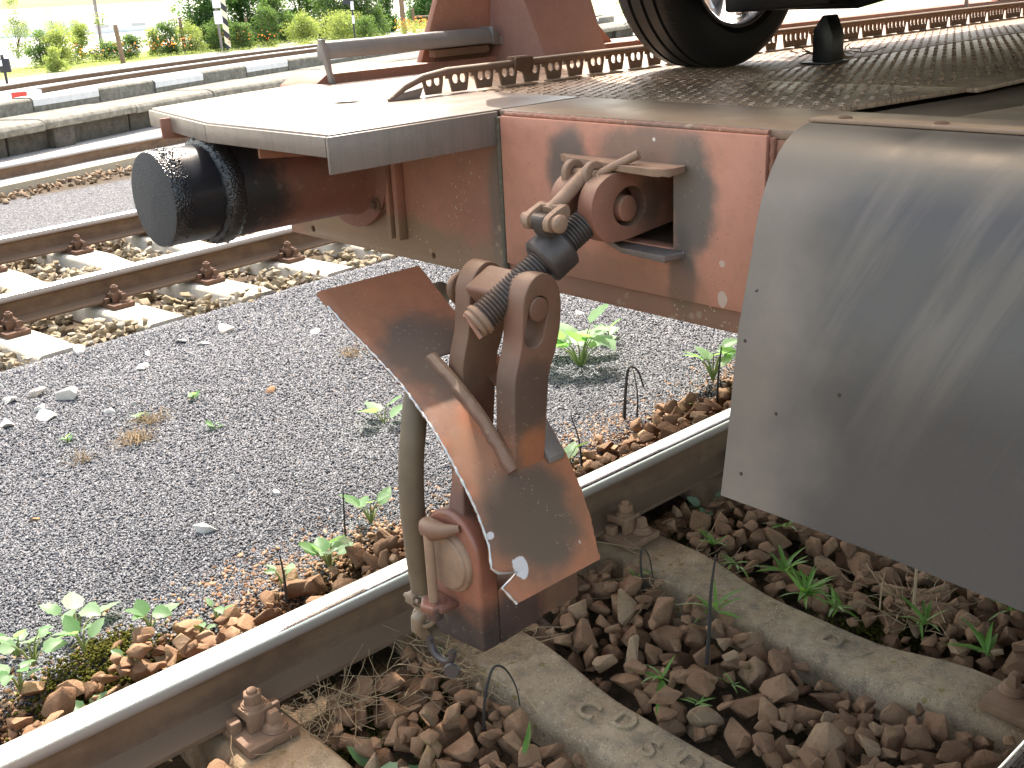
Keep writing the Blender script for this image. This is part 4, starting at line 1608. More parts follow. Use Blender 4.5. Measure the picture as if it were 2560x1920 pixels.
# trunnion with its pin
TC = Vector((-.2515, -.682, .9193))
m = MB()
ax_u, ax_v = SD, SD.cross(Vector((0, 1, 0))).normalized()
def obox(m, c, u, v, w_, a, b, cc):
    vs = [c + u * (a * i) + v * (b * j) + w_ * (cc * k) for k in (-1, 1) for j in (-1, 1) for i in (-1, 1)]
    m.add(vs, [(0, 2, 3, 1), (4, 5, 7, 6), (0, 1, 5, 4), (2, 6, 7, 3), (0, 4, 6, 2), (1, 3, 7, 5)])
obox(m, TC, ax_u, ax_v, Vector((0, 1, 0)), .034, .033, .0445)
m.build('trunnion_nut', M['coupling'], CO, bevel=.009, seg=3)
m = MB()
m.cyl((-.2473, -.7827, .8997), (-.2473, -.5706, .9049), .0222, n=30)
m.lathe((-.2473, -.5726, .9049), (0, 1, 0), [(0, 0), (0, .030), (.006, .034), (.016, .030), (.018, 0)], 26)
m.build('trunnion_pin', M['coupling'], CO, bevel=.002)
SHO = rounded([(-.3268, .4693), (-.3237, .6097), (-.3134, .7789), (-.2907, .8429), (-.2871, .8873), (-.2814, .9286), (-.2628, .9544), (-.238, .9658), (-.2122, .9575), (-.1937, .9338), (-.1875, .9007), (-.1937, .8491), (-.2102, .8048), (-.2267, .7738), (-.236, .6964), (-.2484, .6076), (-.2556, .4693)], .02, 3)
SHH = [(-.2453 + .0245 * math.cos(math.radians(a)), .8997 + .0235 * math.sin(math.radians(a))) for a in range(-10, 185, 15)] + [(-.2597 + .0235 * math.cos(math.radians(a)), .8533 + .0225 * math.sin(math.radians(a))) for a in range(185, 351, 15)]
for y0, y1 in ((-.779, -.7275), (-.6345, -.5912)):
    m = MB()
    m.plate2d(SHO, [SHH], 'y', y0, y1)
    m.build('shackle_plate', M['coupling'], CO, bevel=.004, seg=3)

# guard plate: a bent sheet with a slot and a torn edge
GPF = [(-.345, .908), (-.40, .873), (-.44, .845), (-.53, .80), (-.62, .752), (-.70, .695), (-.757, .635), (-.805, .575), (-.84, .51), (-.872, .455), (-.896, .418)]
gs = [0]
for a, b in zip(GPF[:-1], GPF[1:]):
    gs.append(gs[-1] + math.hypot(b[0] - a[0], b[1] - a[1]))
def gpt(s_):
    s_ = max(0, min(gs[-1], s_))
    # smoothed position along the profile
    y = z = wsum = 0
    for k in range(-4, 5):
        q = max(0, min(gs[-1], s_ + k * .008))
        i = max(0, min(len(gs) - 2, int(np.searchsorted(gs, q, 'right')) - 1))
        f = (q - gs[i]) / (gs[i + 1] - gs[i])
        y += GPF[i][0] + f * (GPF[i + 1][0] - GPF[i][0])
        z += GPF[i][1] + f * (GPF[i + 1][1] - GPF[i][1])
        wsum += 1
    return y / wsum, z / wsum
def s_of_y(y):
    for s_ in np.linspace(0, gs[-1], 600):
        if gpt(s_)[0] <= y:
            return float(s_)
    return gs[-1]
sm_ = gs[-1]
LE = [(-.371, -.437), (-.477, -.428), (-.596, -.427), (-.69, -.433), (-.766, -.437), (-.81, -.438), (-.835, -.442), (-.853, -.455), (-.860, -.440), (-.864, -.412), (-.8665, -.400), (-.869, -.436), (-.872, -.452), (-.880, -.443), (-.896, -.431)]
RE = [(-.371, -.183), (-.485, -.192), (-.774, -.195), (-.816, -.197), (-.848, -.201), (-.88, -.216), (-.896, -.223)]
def edge_at(tab, y):
    for (a, xa), (b, xb) in zip(tab[:-1], tab[1:]):
        if a >= y >= b:
            return xa + (xb - xa) * (a - y) / (a - b)
    return tab[0][1] if y > tab[0][0] else tab[-1][1]
sy0, sy1 = s_of_y(-.563), s_of_y(-.778)
NS, NX = 120, 30
ss = np.linspace(0, sm_, NS + 1)
xs_l = []
m = MB()
VS = []
idx = {}
slot_l, slot_r = -.3275, -.250
rt_ = random.Random(21)
for i, s_ in enumerate(ss):
    y, z = gpt(s_)
    y2, z2 = gpt(s_ + .004)
    y1, z1 = gpt(s_ - .004)
    d = Vector((0, y2 - y1, z2 - z1)).normalized()
    nn = Vector((0, d.z, -d.y))
    xl, xr = edge_at(LE, y) + rt_.gauss(0, .0012), edge_at(RE, y) + (rt_.gauss(0, .0006))
    for side in (0, 1):
        o_ = nn * (-.004 if side else 0)
        n1, n2, n3 = 9, 8, 6
        cols = [xl + (slot_l - xl) * k / n1 for k in range(n1)] + [slot_l + (slot_r - slot_l) * k / n2 for k in range(n2)] + [slot_r + (xr - slot_r) * k / n3 for k in range(n3 + 1)]
        for j, x in enumerate(cols):
            curl = .0035 * max(0, 1 - (x - xl) / .012)
            idx[(side, i, j)] = len(VS)
            VS.append((x, y + o_.y + nn.y * -curl, z + o_.z + nn.z * -curl))
NC = 9 + 8 + 6 + 1
FS = []
def solid(i, j):
    if i < 0 or j < 0 or i >= NS or j >= NC - 1:
        return False
    s_ = .5 * (ss[i] + ss[i + 1])
    return not (sy0 < s_ < sy1 and 9 <= j < 17)
for i in range(NS):
    for j in range(NC - 1):
        if not solid(i, j):
            continue
        a, b, c, d = (i, j), (i, j + 1), (i + 1, j + 1), (i + 1, j)
        FS.append(tuple(idx[(0, *q)] for q in (a, b, c, d)))
        FS.append(tuple(idx[(1, *q)] for q in (d, c, b, a)))
        for (di, dj), (p, q) in (((-1, 0), (a, b)), ((0, 1), (b, c)), ((1, 0), (c, d)), ((0, -1), (d, a))):
            if not solid(i + di, j + dj):
                FS.append((idx[(0, *p)], idx[(1, *p)], idx[(1, *q)], idx[(0, *q)]))
m.add(VS, FS)
gd = m.build('guard_plate', M['guard'], CO, smooth=45)
# torn edge: a thin ragged line, paler than the sheet, along its left side
m = MB()
pts, rs = [], []
for s_ in np.linspace(.05, sm_, 110):
    y, z = gpt(s_)
    y2, z2 = gpt(s_ + .004)
    d = Vector((0, y2 - y, z2 - z)).normalized() if s_ < sm_ - .005 else d
    nn = Vector((0, d.z, -d.y))
    pts.append(Vector((edge_at(LE, y) - .0004, y, z)) + nn * -.002 + Vector((rt_.gauss(0, .0005), 0, rt_.gauss(0, .0005))))
    rs.append(.0022 + .0007 * math.sin(s_ * 260) + rt_.uniform(-.0004, .0006))
m.tube(pts, rs, 6)
m.build('torn_edge', flat('pale_torn_edge', (.50, .49, .47), .35, .6, 60, .25, .3), gd, smooth=60)
# ridge bar along the slot
m = MB()
pts = []
for s_ in np.linspace(sy0 - .006, sy1 + .002, 26):
    y, z = gpt(s_)
    pts.append((y, z))
V, F = [], []
for i, (y, z) in enumerate(pts):
    wv = .0015 * math.sin(i * 1.3) + .001 * math.sin(i * 2.9)
    for (dx, dn) in ((-.016 + wv, -.001), (-.013 + wv, .009), (-.002, .014 + wv * .5), (.008, .012), (.009, -.012)):
        V.append((slot_l - .002 + dx, y - dn * .66, z + dn * .75))
for i in range(len(pts) - 1):
    for k in range(5):
        F.append((i * 5 + k, i * 5 + (k + 1) % 5, (i + 1) * 5 + (k + 1) % 5, (i + 1) * 5 + k))
F += [(0, 1, 2, 3, 4), tuple(len(V) - 1 - k for k in range(5))]
m.add(V, F)
m.build('slot_bar', M['coupling'], gd, bevel=.0015)
m = MB()
m.prism([(-.745, .668), (-.79, .612), (-.79, .60), (-.73, .65)], 'x', -.247, -.205)
m.add([(-.249, -.76, .705), (-.207, -.765, .685), (-.205, -.795, .605), (-.249, -.792, .61), (-.249, -.745, .695), (-.207, -.75, .675), (-.205, -.78, .595), (-.249, -.777, .60)],
      [(0, 1, 2, 3), (4, 7, 6, 5), (0, 4, 5, 1), (1, 5, 6, 2), (2, 6, 7, 3), (3, 7, 4, 0)]) if False else None
m.build('slot_web', M['plate_grey'], gd, bevel=.001)

# lower bracket behind the guard
m = MB()
arch = [(-.800, .283), (-.803, .47)] + [(-.722 + .081 * math.cos(math.radians(a)), .468 + .085 * math.sin(math.radians(a))) for a in range(165, 20, -12)][::-1][::-1] + [(-.648, .45), (-.650, .300), (-.672, .272)]
arch = [(-.800, .283)] + [(-.722 - .080 * math.cos(math.radians(a)), .466 + .086 * math.sin(math.radians(a))) for a in range(0, 181, 12)] + [(-.645, .300), (-.668, .272)]
m.prism(arch, 'x', -.444, -.398)
br = m.build('bracket_cheek', M['bracket'], CO, bevel=.008, seg=3)
m = MB()
m.prism([(-.400, .284), (-.288, .290), (-.288, .375), (-.33, .392), (-.400, .40)], 'y', -.8005, -.652)
m.build('bracket_block', M['bracket'], CO, bevel=.004)
m = MB()
m.lathe((-.40, -.722, .452), (-1, 0, 0), [(.0, 0), (.0, .062), (.045, .062), (.050, .060), (.052, .054), (.056, .053), (.058, .050), (.058, 0)], 44)
m.build('pin_disc', M['dusty'], br, bevel=.0012)
m = MB()
m.cyl((-.476, -.702, .365), (-.476, -.702, .515), .0095, n=18)
m.build('retaining_rod', M['dusty'], br)
m = MB()
m.tube([(-.444, -.662, .508), (-.456, -.674, .514), (-.467, -.692, .518), (-.469, -.712, .520), (-.462, -.735, .524), (-.446, -.758, .530)], [.009, .016, .020, .019, .014, .007], 12)
m.build('rod_eye', M['coupling'], br, smooth=60, jit=.0012)
m = MB()
m.hexa((-.476, -.702, .356), (0, 0, 1), .028, .016)
m.box(-.484, -.4445, -.735, -.672, .358, .370)
m.cyl((-.476, -.702, .336), (-.476, -.702, .356), .016, n=18)
m.build('rod_nut', M['bracket'], br, bevel=.002)
m = MB()
m.add([(-.44, -.755, .48), (-.34, -.755, .45), (-.34, -.70, .45), (-.44, -.700, .48), (-.418, -.742, .620), (-.35, -.742, .625), (-.35, -.712, .630), (-.418, -.712, .625)],
      [(0, 3, 2, 1), (4, 5, 6, 7), (0, 1, 5, 4), (1, 2, 6, 5), (2, 3, 7, 6), (3, 0, 4, 7)])
m.build('bracket_web', M['bracket'], CO, bevel=.006, seg=3)
m = MB()
m.box(-.2875, -.18, -.79, -.66, .286, .36)
m.build('bracket_tail', M['rustdark'], CO, bevel=.004)
m = MB()
cx, cy, cz = -.455, -.690, .258
m.tube([(cx - .004, cy + .034 * math.cos(a), cz + .030 * math.sin(a)) for a in [PI * .95 + k * PI * 1.1 / 14 for k in range(15)]], .0075, 10)
m.build('safety_ring', M['bracket'], CO, smooth=60)
m = MB()
m.lathe((-.46, -.722, .222), (-.7, -.5, .1), [(0, 0), (0, .014), (.006, .0165), (.010, .014), (.010, 0)], 20)
m.build('ring_button', M['bracket'], CO)
# locking lever
PV = Vector((-.205, -.752, 1.049))
m = MB()
m.tube([PV + Vector((.018, 0, .012)), Vector((-.15, -.750, 1.078)), Vector((-.085, -.745, 1.112)), Vector((-.075, -.745, 1.118))], [.0125, .0135, .0135, .012], 18)
lv = m.build('locking_lever', M['dusty'], CO, smooth=60)
m = MB()
for yy in (-.786, -.733):
    m.plate2d(rounded([(PV.x - .018, PV.z - .014), (PV.x + .012, PV.z - .020), (PV.x + .042, PV.z + .008), (PV.x + .036, PV.z + .030), (PV.x + .004, PV.z + .020), (PV.x - .020, PV.z + .008)], .012, 3), [], 'y', yy, yy + .0135)
m.box(PV.x + .020, PV.x + .038, -.774, -.732, PV.z + .006, PV.z + .026)
m.build('lever_fork', M['dusty'], lv, bevel=.003, seg=3)
m = MB()
m.cyl((PV.x, -.800, PV.z), (PV.x, -.708, PV.z), .0125, n=22)
m.lathe((PV.x, -.798, PV.z), (0, -1, 0), [(-.004, .0), (-.004, .0165), (.004, .0165), (.008, .012), (.009, 0)], 22)
m.build('fork_pin', M['dusty'], lv, bevel=.001)
m = MB()
m.plate2d(rounded([(PV.x - .016, PV.z + .012), (PV.x + .014, PV.z + .014), (PV.x + .055, PV.z - .045), (PV.x + .035, PV.z - .065), (PV.x - .012, PV.z - .014)], .012, 3), [], 'y', -.768, -.738)
m.build('collar_lug', M['screw'], lv, bevel=.003)
for yy, dx in ((-.716, .0), (-.764, .004)):
    m = MB()
    cx, cz = -.078 + dx, 1.113
    outl = [(cx + .027 * math.cos(math.radians(a)), cz + .025 * math.sin(math.radians(a))) for a in range(-20, 201, 15)] + [(cx - .018, 1.04), (cx + .020, 1.035)]
    m.plate2d(outl, [[(cx + .0095 * math.cos(a), cz + .001 + .0095 * math.sin(a)) for a in [2 * PI * k / 14 for k in range(14)]]], 'y', yy, yy + .013)
    m.build('lever_eye', M['dusty'], lv, bevel=.003, seg=3)
m = MB()
m.cyl((-.077, -.770, 1.114), (-.077, -.695, 1.114), .0085, n=16)
m.tube([(-.074, -.768, 1.114), (-.060, -.793, 1.128), (-.036, -.835, 1.150)], [.006, .0075, .0085], 12)
m.tube([(-.078, -.770, 1.114), (-.088, -.785, 1.106), (-.096, -.792, 1.083), (-.100, -.796, 1.070)], [.004, .0038, .0036, .0055], 8)
m.build('cotter_pin', M['dusty'], lv, smooth=60)

# ------------------------------------------------------------------ air hose
HO = tag(empty('air_hose', (-.43, -.60, .55)), 'dirty brown brake hose hanging beside the coupling', 'hose')
m = MB()
hp = [(-.05, -.25, .80), (-.16, -.36, .785), (-.27, -.47, .765), (-.345, -.545, .745), (-.392, -.585, .715), (-.413, -.597, .665), (-.426, -.60, .61), (-.432, -.60, .535), (-.431, -.60, .46), (-.428, -.60, .39), (-.423, -.60, .33), (-.420, -.60, .305)]
def smooth_path(p, n):
    p = [Vector(q) for q in p]
    out = []
    for i in range(len(p) - 1):
        a, b, c, d = p[max(0, i - 1)], p[i], p[i + 1], p[min(len(p) - 1, i + 2)]
        for k in range(n):
            t_ = k / n
            out.append(.5 * ((2 * b) + (c - a) * t_ + (2 * a - 5 * b + 4 * c - d) * t_ ** 2 + (3 * b - a - 3 * c + d) * t_ ** 3))
    return out + [p[-1]]
m.tube(smooth_path(hp, 6), .0245, 22)
m.build('hose_tube', M['rubber'], HO, smooth=60)
m = MB()
for zz, r in ((.405, .0265), (.396, .0285), (.388, .0262), (.380, .0275)):
    m.lathe((-.4225, -.600, zz - .072), (.04, 0, -1), [(0, .020), (0, r), (.0065, r), (.0065, .020)], 26)
m.box(-.459, -.443, -.610, -.584, .313, .333)
m.cyl((-.451, -.575, .323), (-.451, -.62, .323), .0055, n=10)
m.build('hose_clamp', M['brass'], HO, bevel=.0012)
m = MB()
m.lathe((-.4195, -.601, .304), (.05, 0, -1), [(0, 0), (0, .019), (.012, .018), (.018, .020), (.022, .0)], 22)
m.lathe((-.414, -.588, .266), (-.75, -.55, .1), [(-.012, 0), (-.012, .018), (-.006, .0245), (.008, .0265), (.016, .024), (.018, .015), (.010, .013), (.008, 0)], 28)
m.tube([(-.417, -.588, .278), (-.432, -.584, .263), (-.434, -.582, .240), (-.421, -.584, .220), (-.413, -.588, .214)], [.016, .015, .013, .011, .006], 14)
m.build('coupling_head', M['brass'], HO, bevel=.0015, smooth=45)

# ------------------------------------------------------------------ the car on the deck
CAR = tag(empty('parked_car', (2.4, -1.0, DZ)), 'dark car standing on the wagon deck, only a wheel and its underside in view', 'car')


def car_wheel(x, y, side):
    """side = +1 when the outer face looks to +y."""
    R0, zc = .314, DZ + .3135
    wr = empty('wheel', (x, y, zc), parent=CAR)
    t_ = MB()
    W_ = .100
    prof = [(-W_ + .012, .212), (-W_ - .004, .225), (-W_ - .008, .25), (-W_ - .004, .275), (-W_ + .010, .298), (-W_ + .026, .3085)]
    tread = []
    y_ = -W_ + .028
    for gx in (-.045, -.004, .038):
        tread += [(gx - .006, .3140), (gx - .004, .3065), (gx + .004, .3065), (gx + .006, .3140)]
    prof2 = [(-W_ + .030, .3115)] + tread + [(W_ - .030, .3115)]
    prof3 = [(-a, r) for a, r in reversed(prof)]
    t_.lathe((x, y, zc), (0, 1, 0), prof + prof2 + prof3, 96)
    t_.build('tyre', M['tyre'], wr, smooth=35)
    # shallow cuts across the shoulder
    m = MB()
    for k in range(64):
        a = 2 * PI * k / 64
        for s_ in (-1, 1):
            c, q = math.cos(a), math.sin(a)
            c2, q2 = math.cos(a + .05), math.sin(a + .05)
            y0, y1 = y + s_ * .055, y + s_ * .090
            r0, r1 = .3152, .3105
            e = .006
            m.add([(x + r0 * c, y0, zc + r0 * q), (x + r0 * math.cos(a + e), y0, zc + r0 * math.sin(a + e)), (x + r1 * math.cos(a + .05 + e), y1, zc + r1 * math.sin(a + .05 + e)), (x + r1 * c2, y1, zc + r1 * q2)], [(0, 1, 2, 3)])
    o = m.build('tread_cuts', M['under'], wr)
    tag(o, kind='stuff')
    m = MB()
    m.lathe((x, y, zc), (0, side, 0), [(-.098, .212), (-.102, .206), (-.095, .200), (-.075, .196), (-.02, .188), (.02, .186), (.07, .192), (.088, .200), (.096, .210), (.086, .212), (.02, .200), (-.075, .208)], 72, closed=True)
    for k in range(5):
        a = 2 * PI * k / 5 + .35
        u = Vector((math.cos(a), 0, math.sin(a)))
        v = Vector((-math.sin(a), 0, math.cos(a)))
        c = Vector((x, y, zc)) + Vector((0, side, 0)) * .070
        vs = []
        for d_, hw in ((.035, .030), (.194, .024)):
            for oy in (-.012, .014):
                for sg in (-1, 1):
                    vs.append(c + u * d_ + v * hw * sg + Vector((0, side * oy, 0)))
        m.add(vs, [(0, 1, 3, 2), (4, 6, 7, 5), (0, 4, 5, 1), (2, 3, 7, 6), (0, 2, 6, 4), (1, 5, 7, 3)])
    m.lathe((x, y, zc), (0, side, 0), [(.05, 0), (.05, .06), (.085, .055), (.09, .03), (.09, 0)], 30)
    m.build('rim', M['alloy'], wr, bevel=.003)
    m = MB()
    m.lathe((x, y, zc), (0, side, 0), [(-.02, 0), (-.02, .105), (.0, .105), (.0, 0)], 40)
    m.lathe((x, y, zc), (0, side, 0), [(-.09, 0), (-.09, .085), (-.03, .095), (-.02, .0)], 30)
    m.box(x - .13, x + .05, y - side * .06 - .03, y - side * .06 + .03, zc - .105, zc + .12)
    m.build('brake_disc', M['under'], wr)
    m = MB()
    a = math.radians(-68)
    c = Vector((x + .186 * math.cos(a), y - side * .055, zc + .186 * math.sin(a)))
    obox(m, c, Vector((-math.sin(a), 0, math.cos(a))), Vector((0, 1, 0)), Vector((math.cos(a), 0, math.sin(a))), .018, .008, .003)
    m.build('balance_weight', M['steel'], wr)


WX, WY = .985, -.205
for x in (WX, WX + 2.58):
    car_wheel(x, WY, 1)
    car_wheel(x, WY - 1.47, -1)
cy0, cy1 = WY - 1.47 - .09, WY + .09
top = [(WX - .78, 1.42), (WX - .80, 1.62), (WX - .74, 1.86), (WX - .2, 1.99), (WX + .28, 2.06), (WX + .95, 2.52), (WX + 1.5, 2.64), (WX + 2.3, 2.62), (WX + 3.0, 2.30), (WX + 3.3, 2.16), (WX + 3.34, 1.70), (WX + 3.28, 1.42)]
bot = []
for cx_ in (WX + 2.58, WX):
    bot += [(cx_ + .36, 1.40)] + [(cx_ + .365 * math.cos(math.radians(a)), DZ + .3135 + .365 * math.sin(math.radians(a))) for a in range(0, 181, 15)] + [(cx_ - .36, 1.40)]
m = MB()
m.prism(top + bot, 'y', cy0, cy1)
cbod = m.build('body', M['carpaint'], CAR, bevel=.02)
m = MB()
m.box(WX + .38, WX + 2.2, cy0 + .05, cy1 - .05, 1.425, 1.45)
m.box(WX - .06, WX + .10, WY - 1.33, WY - .10, 1.44, 1.50)
m.add([(WX - .06, WY - .09, 1.345), (WX + .10, WY - .09, 1.345), (WX + .10, WY - .40, 1.355), (WX - .06, WY - .40, 1.36), (WX - .06, WY - .09, 1.50), (WX + .10, WY - .09, 1.50), (WX + .10, WY - .50, 1.50), (WX - .06, WY - .50, 1.50)], [(0, 3, 2, 1), (4, 5, 6, 7), (0, 1, 5, 4), (1, 2, 6, 5), (2, 3, 7, 6), (3, 0, 4, 7)])
m.prism([(WX + .05, 1.345), (WX + .60, 1.40), (WX + .60, 1.45), (WX + .0, 1.42)], 'y', WY - .42, WY - .14)
m.build('underbody', M['under'], CAR, bevel=.01)
for yy in (cy0 - .002, cy1 + .002):
    m = MB()
    m.prism([(WX + .42, 2.08), (WX + .98, 2.46), (WX + 1.5, 2.57), (WX + 2.25, 2.55), (WX + 2.75, 2.30), (WX + 2.7, 2.14)], 'y', yy - .002, yy + .002)
    m.build('side_window', M['glass'], CAR)
for (xx, zz) in ((WX - .80, 1.70), (WX + 3.345, 1.85)):
    for yy in (cy0 + .2, cy1 - .2):
        m = MB()
        m.box(xx - .012, xx + .012, yy - .14, yy + .14, zz - .06, zz + .06)
        m.build('lamp', M['alloy'] if xx < WX else M['redpaint'], CAR, bevel=.01)


# ------------------------------------------------------------------ tracks and platform farther off
def dense(pts, n):
    p = [Vector((a, b, 0)) for a, b in pts]
    return [(q.x, q.y) for q in smooth_path(p, n)]


EP = [(-9, 5.6), (-3, 7.57), (2.115, 9.309), (3.228, 9.722), (4.444, 10.10), (8, 11.3), (16, 13.6), (30, 17)]
put_rail((0, 0, 0), 'bright rail close under the dark platform wall', pts=dense(EP, 6))
FPT = [(-8, 10.3), (0, 15.65), (5.6, 19.39), (8.735, 21.48), (12.602, 23.44), (15.786, 24.72), (24, 27.4), (45, 33)]
def offset(pts, d):
    out = []
    for i, (x, y) in enumerate(pts):
        a, b = pts[max(0, i - 1)], pts[min(len(pts) - 1, i + 1)]
        v = Vector((b[0] - a[0], b[1] - a[1])).normalized()
        out.append((x - v.y * d, y + v.x * d))
    return out
put_rail((0, 0, -.01), 'bright rail just behind the whitewashed kerb blocks', pts=dense(FPT, 6))
put_rail((0, 0, -.02), 'dull farthest rail, nearest to the bushes', pts=offset(dense(FPT, 6), 1.507))


def sweep(name, mat, pts, sec, parent=None, bevel=0., smooth=35):
    """sec: (offset to the left of the path, z)."""
    n = len(sec)
    vs, fs = [], []
    for i, (x, y) in enumerate(pts):
        a, b = pts[max(0, i - 1)], pts[min(len(pts) - 1, i + 1)]
        d = Vector((b[0] - a[0], b[1] - a[1])).normalized()
        vs += [(x - d.y * o_, y + d.x * o_, z) for o_, z in sec]
    for i in range(len(pts) - 1):
        for k in range(n):
            fs.append((i * n + k, i * n + (k + 1) % n, (i + 1) * n + (k + 1) % n, (i + 1) * n + k))
    fs += [tuple(range(n)), tuple((len(pts) - 1) * n + k for k in range(n - 1, -1, -1))]
    return MB().add(vs, fs).build(name, mat, parent, bevel=bevel, smooth=smooth)


BP = [(-6, 5.6), (-2, 6.95), (1.77, 8.33), (3.39, 8.97), (6, 9.95), (12, 12.0)]
o = sweep('cable_duct', M['beam'], dense(BP, 5), [(-.05, -.16), (.06, -.16), (.06, -.055), (.045, -.045), (-.035, -.045), (-.05, -.055)])
tag(o, 'long pale duct lying beside the rail under the platform', 'cable duct')

CPN = dense([(-7, 6.2), (-3, 8.1), (0, 9.48), (2.66, 10.75), (3.97, 11.38), (6.1, 12.46), (8.0, 13.20), (14, 15.6), (24, 19.2)], 8)
PLAT = tag(empty('low_platform', (4, 12, -.1)), 'low concrete station platform with overhanging coping slabs', 'platform')
def along(pts, s0, s1):
    """part of a polyline between two arc lengths"""
    acc, out = 0, []
    for a, b in zip(pts[:-1], pts[1:]):
        L = math.hypot(b[0] - a[0], b[1] - a[1])
        for t_ in (s0, s1):
            pass
        lo, hi = acc, acc + L
        if hi > s0 and lo < s1:
            f0, f1 = max(0, (s0 - lo) / L), min(1, (s1 - lo) / L)
            if not out:
                out.append((a[0] + (b[0] - a[0]) * f0, a[1] + (b[1] - a[1]) * f0))
            out.append((a[0] + (b[0] - a[0]) * f1, a[1] + (b[1] - a[1]) * f1))
        acc = hi
    return out
def length(pts):
    return sum(math.hypot(b[0] - a[0], b[1] - a[1]) for a, b in zip(pts[:-1], pts[1:]))
Lc = length(CPN)
s_ = 0
r_ = random.Random(4)
while s_ < Lc - 2:
    L = 1.62 + r_.uniform(-.05, .05)
    dz = r_.uniform(-.008, .008)
    dy = r_.uniform(-.015, .015)
    sec = [(0 + dy, .10 + dz), (1.12, .10 + dz), (1.12, .215 + dz), (.08 + dy, .222 + dz), (.02 + dy, .205 + dz), (-.012 + dy, .17 + dz), (-.012 + dy, .13 + dz)]
    sweep('coping_slab', M['kerb'], along(CPN, s_, s_ + L - .012), sec, PLAT, bevel=.008)
    s_ += L
s_ = .4
while s_ < Lc - 3:
    L = 2.1
    sweep('wall_panel', M['kerb_dark'], along(CPN, s_, s_ + L - .03), [(.18, -.35), (.5, -.35), (.5, .11), (.16, .11)], PLAT, bevel=.01)
    s_ += L
s_ = 1.0
while s_ < Lc - 3:
    sweep('support_stub', M['kerb_dark'], along(CPN, s_, s_ + .34), [(.07, -.35), (.3, -.35), (.3, .10), (.05, .10)], PLAT, bevel=.02)
    s_ += 2.1 * 1

KP = dense([(-6.5, 7.3), (-2, 9.45), (0.4, 10.62), (3.04, 11.86), (4.46, 12.50), (6.84, 13.72), (8.9, 14.66), (14, 16.7), (24, 20.4)], 8)
Lk = length(KP)
KERB = tag(empty('kerb_wall', (5, 12.8, 0)), 'upper row of mottled kerb blocks, some with whitewashed edges', 'kerb')
# arc length where x = 3.6 so that block joints fall where they do in the photograph
acc = 0
for a, b in zip(KP[:-1], KP[1:]):
    if b[0] >= 3.55:
        acc += math.hypot(b[0] - a[0], b[1] - a[1]) * (3.55 - a[0]) / (b[0] - a[0])
        break
    acc += math.hypot(b[0] - a[0], b[1] - a[1])
k = -8
s_ = acc - 8 * 1.16
while s_ < Lk - 1.3:
    if s_ > 0:
        L = 1.16
        dz, dy = r_.uniform(-.006, .006), r_.uniform(-.012, .012)
        seg_ = along(KP, s_, s_ + L - .02)
        b_ = sweep('kerb_block', M['kerb'], seg_, [(dy, -.2), (.34, -.2), (.34, .385 + dz), (.03 + dy, .392 + dz), (dy - .004, .365 + dz)], KERB, bevel=.012)
        if k % 2 == 0:
            sweep('painted_edge', M['kerb_white'], seg_, [(.045 + dy, .3925 + dz), (.32, .3865 + dz), (.32, .3895 + dz), (.045 + dy, .3955 + dz)], b_)
            sweep('painted_edge', M['kerb_white'], seg_, [(dy - .0005, .285 + dz), (dy - .0065, .285 + dz), (dy - .0085, .366 + dz), (.028 + dy, .3945 + dz), (.03 + dy, .391 + dz), (dy - .0045, .364 + dz)], b_)
    s_ += 1.16
    k += 1

# ------------------------------------------------------------------ posts and signals in the distance
def timber_post(x, y, z1, r, label, lean=(0, 0), mat='wood'):
    m = MB()
    a = math.radians(r_.uniform(0, 60))
    for (f0, f1) in ((0, 1),):
        pts = [(x + lean[0] * k / 4, y + lean[1] * k / 4, -.3 + (z1 + .3) * k / 4) for k in range(5)]
        m.tube(pts, [r * 1.05, r, r * .98, r * .95, r * .8], 7)
    o = m.build('fence_post', M[mat], None, bevel=.004, loc=(x, y, -.13))
    tag(o, label, 'post', 'old fence posts along the bushes')


timber_post(11.85, 28.0, .86, .07, 'stout leaning timber post among the bushes at the left', (-.06, .02))
timber_post(14.68, 29.9, .92, .055, 'thin weathered post in front of the dark tree', (-.05, 0))
timber_post(16.75, 29.7, .80, .055, 'brown post right of the striped signal mast', (-.03, 0))
timber_post(20.9, 27.2, 2.6, .085, 'tall pale post beside the orange flowers', (-.05, 0))
timber_post(21.3, 27.2, .78, .055, 'short dark post right of the tall pale post')
o = MB().tube([(21.3, 27.15, .52), (22.4, 26.6, .50), (23.6, 26.1, .36)], .03, 7).build('fence_rail', M['wood'], None, loc=(22, 26.7, .3))
tag(o, 'slanting fence rail at the edge of the meadow', 'fence rail')

SG = tag(empty('signal_mast', (15.7, 29.35, -.13)), 'signal mast with black and cream striped board and white boxes', 'signal')
fx = Vector((.915, -.405, 0))          # the direction across the view at this spot
fn = Vector((-.45, -.893, 0))
def slab(m, c, w_, h0, h1, th):
    u = fx
    c = Vector(c)
    vs = []
    for z in (h0, h1):
        for a, b in ((-1, 0), (1, 0), (1, 1), (-1, 1)):
            p = c + u * (w_ / 2 * a) - fn * (th * b)
            vs.append((p.x, p.y, z))
    m.add(vs, [(0, 3, 2, 1), (4, 5, 6, 7), (0, 1, 5, 4), (1, 2, 6, 5), (2, 3, 7, 6), (3, 0, 4, 7)])
m = MB()
m.cyl((15.62, 29.40, -.2), (15.56, 29.40, 4.6), .045, n=12)
m.build('mast', M['steel'], SG)
m = MB()
slab(m, (15.80, 29.33, 0), .17, -.12, 2.9, .03)
bd = m.build('striped_board', M['black'], SG)
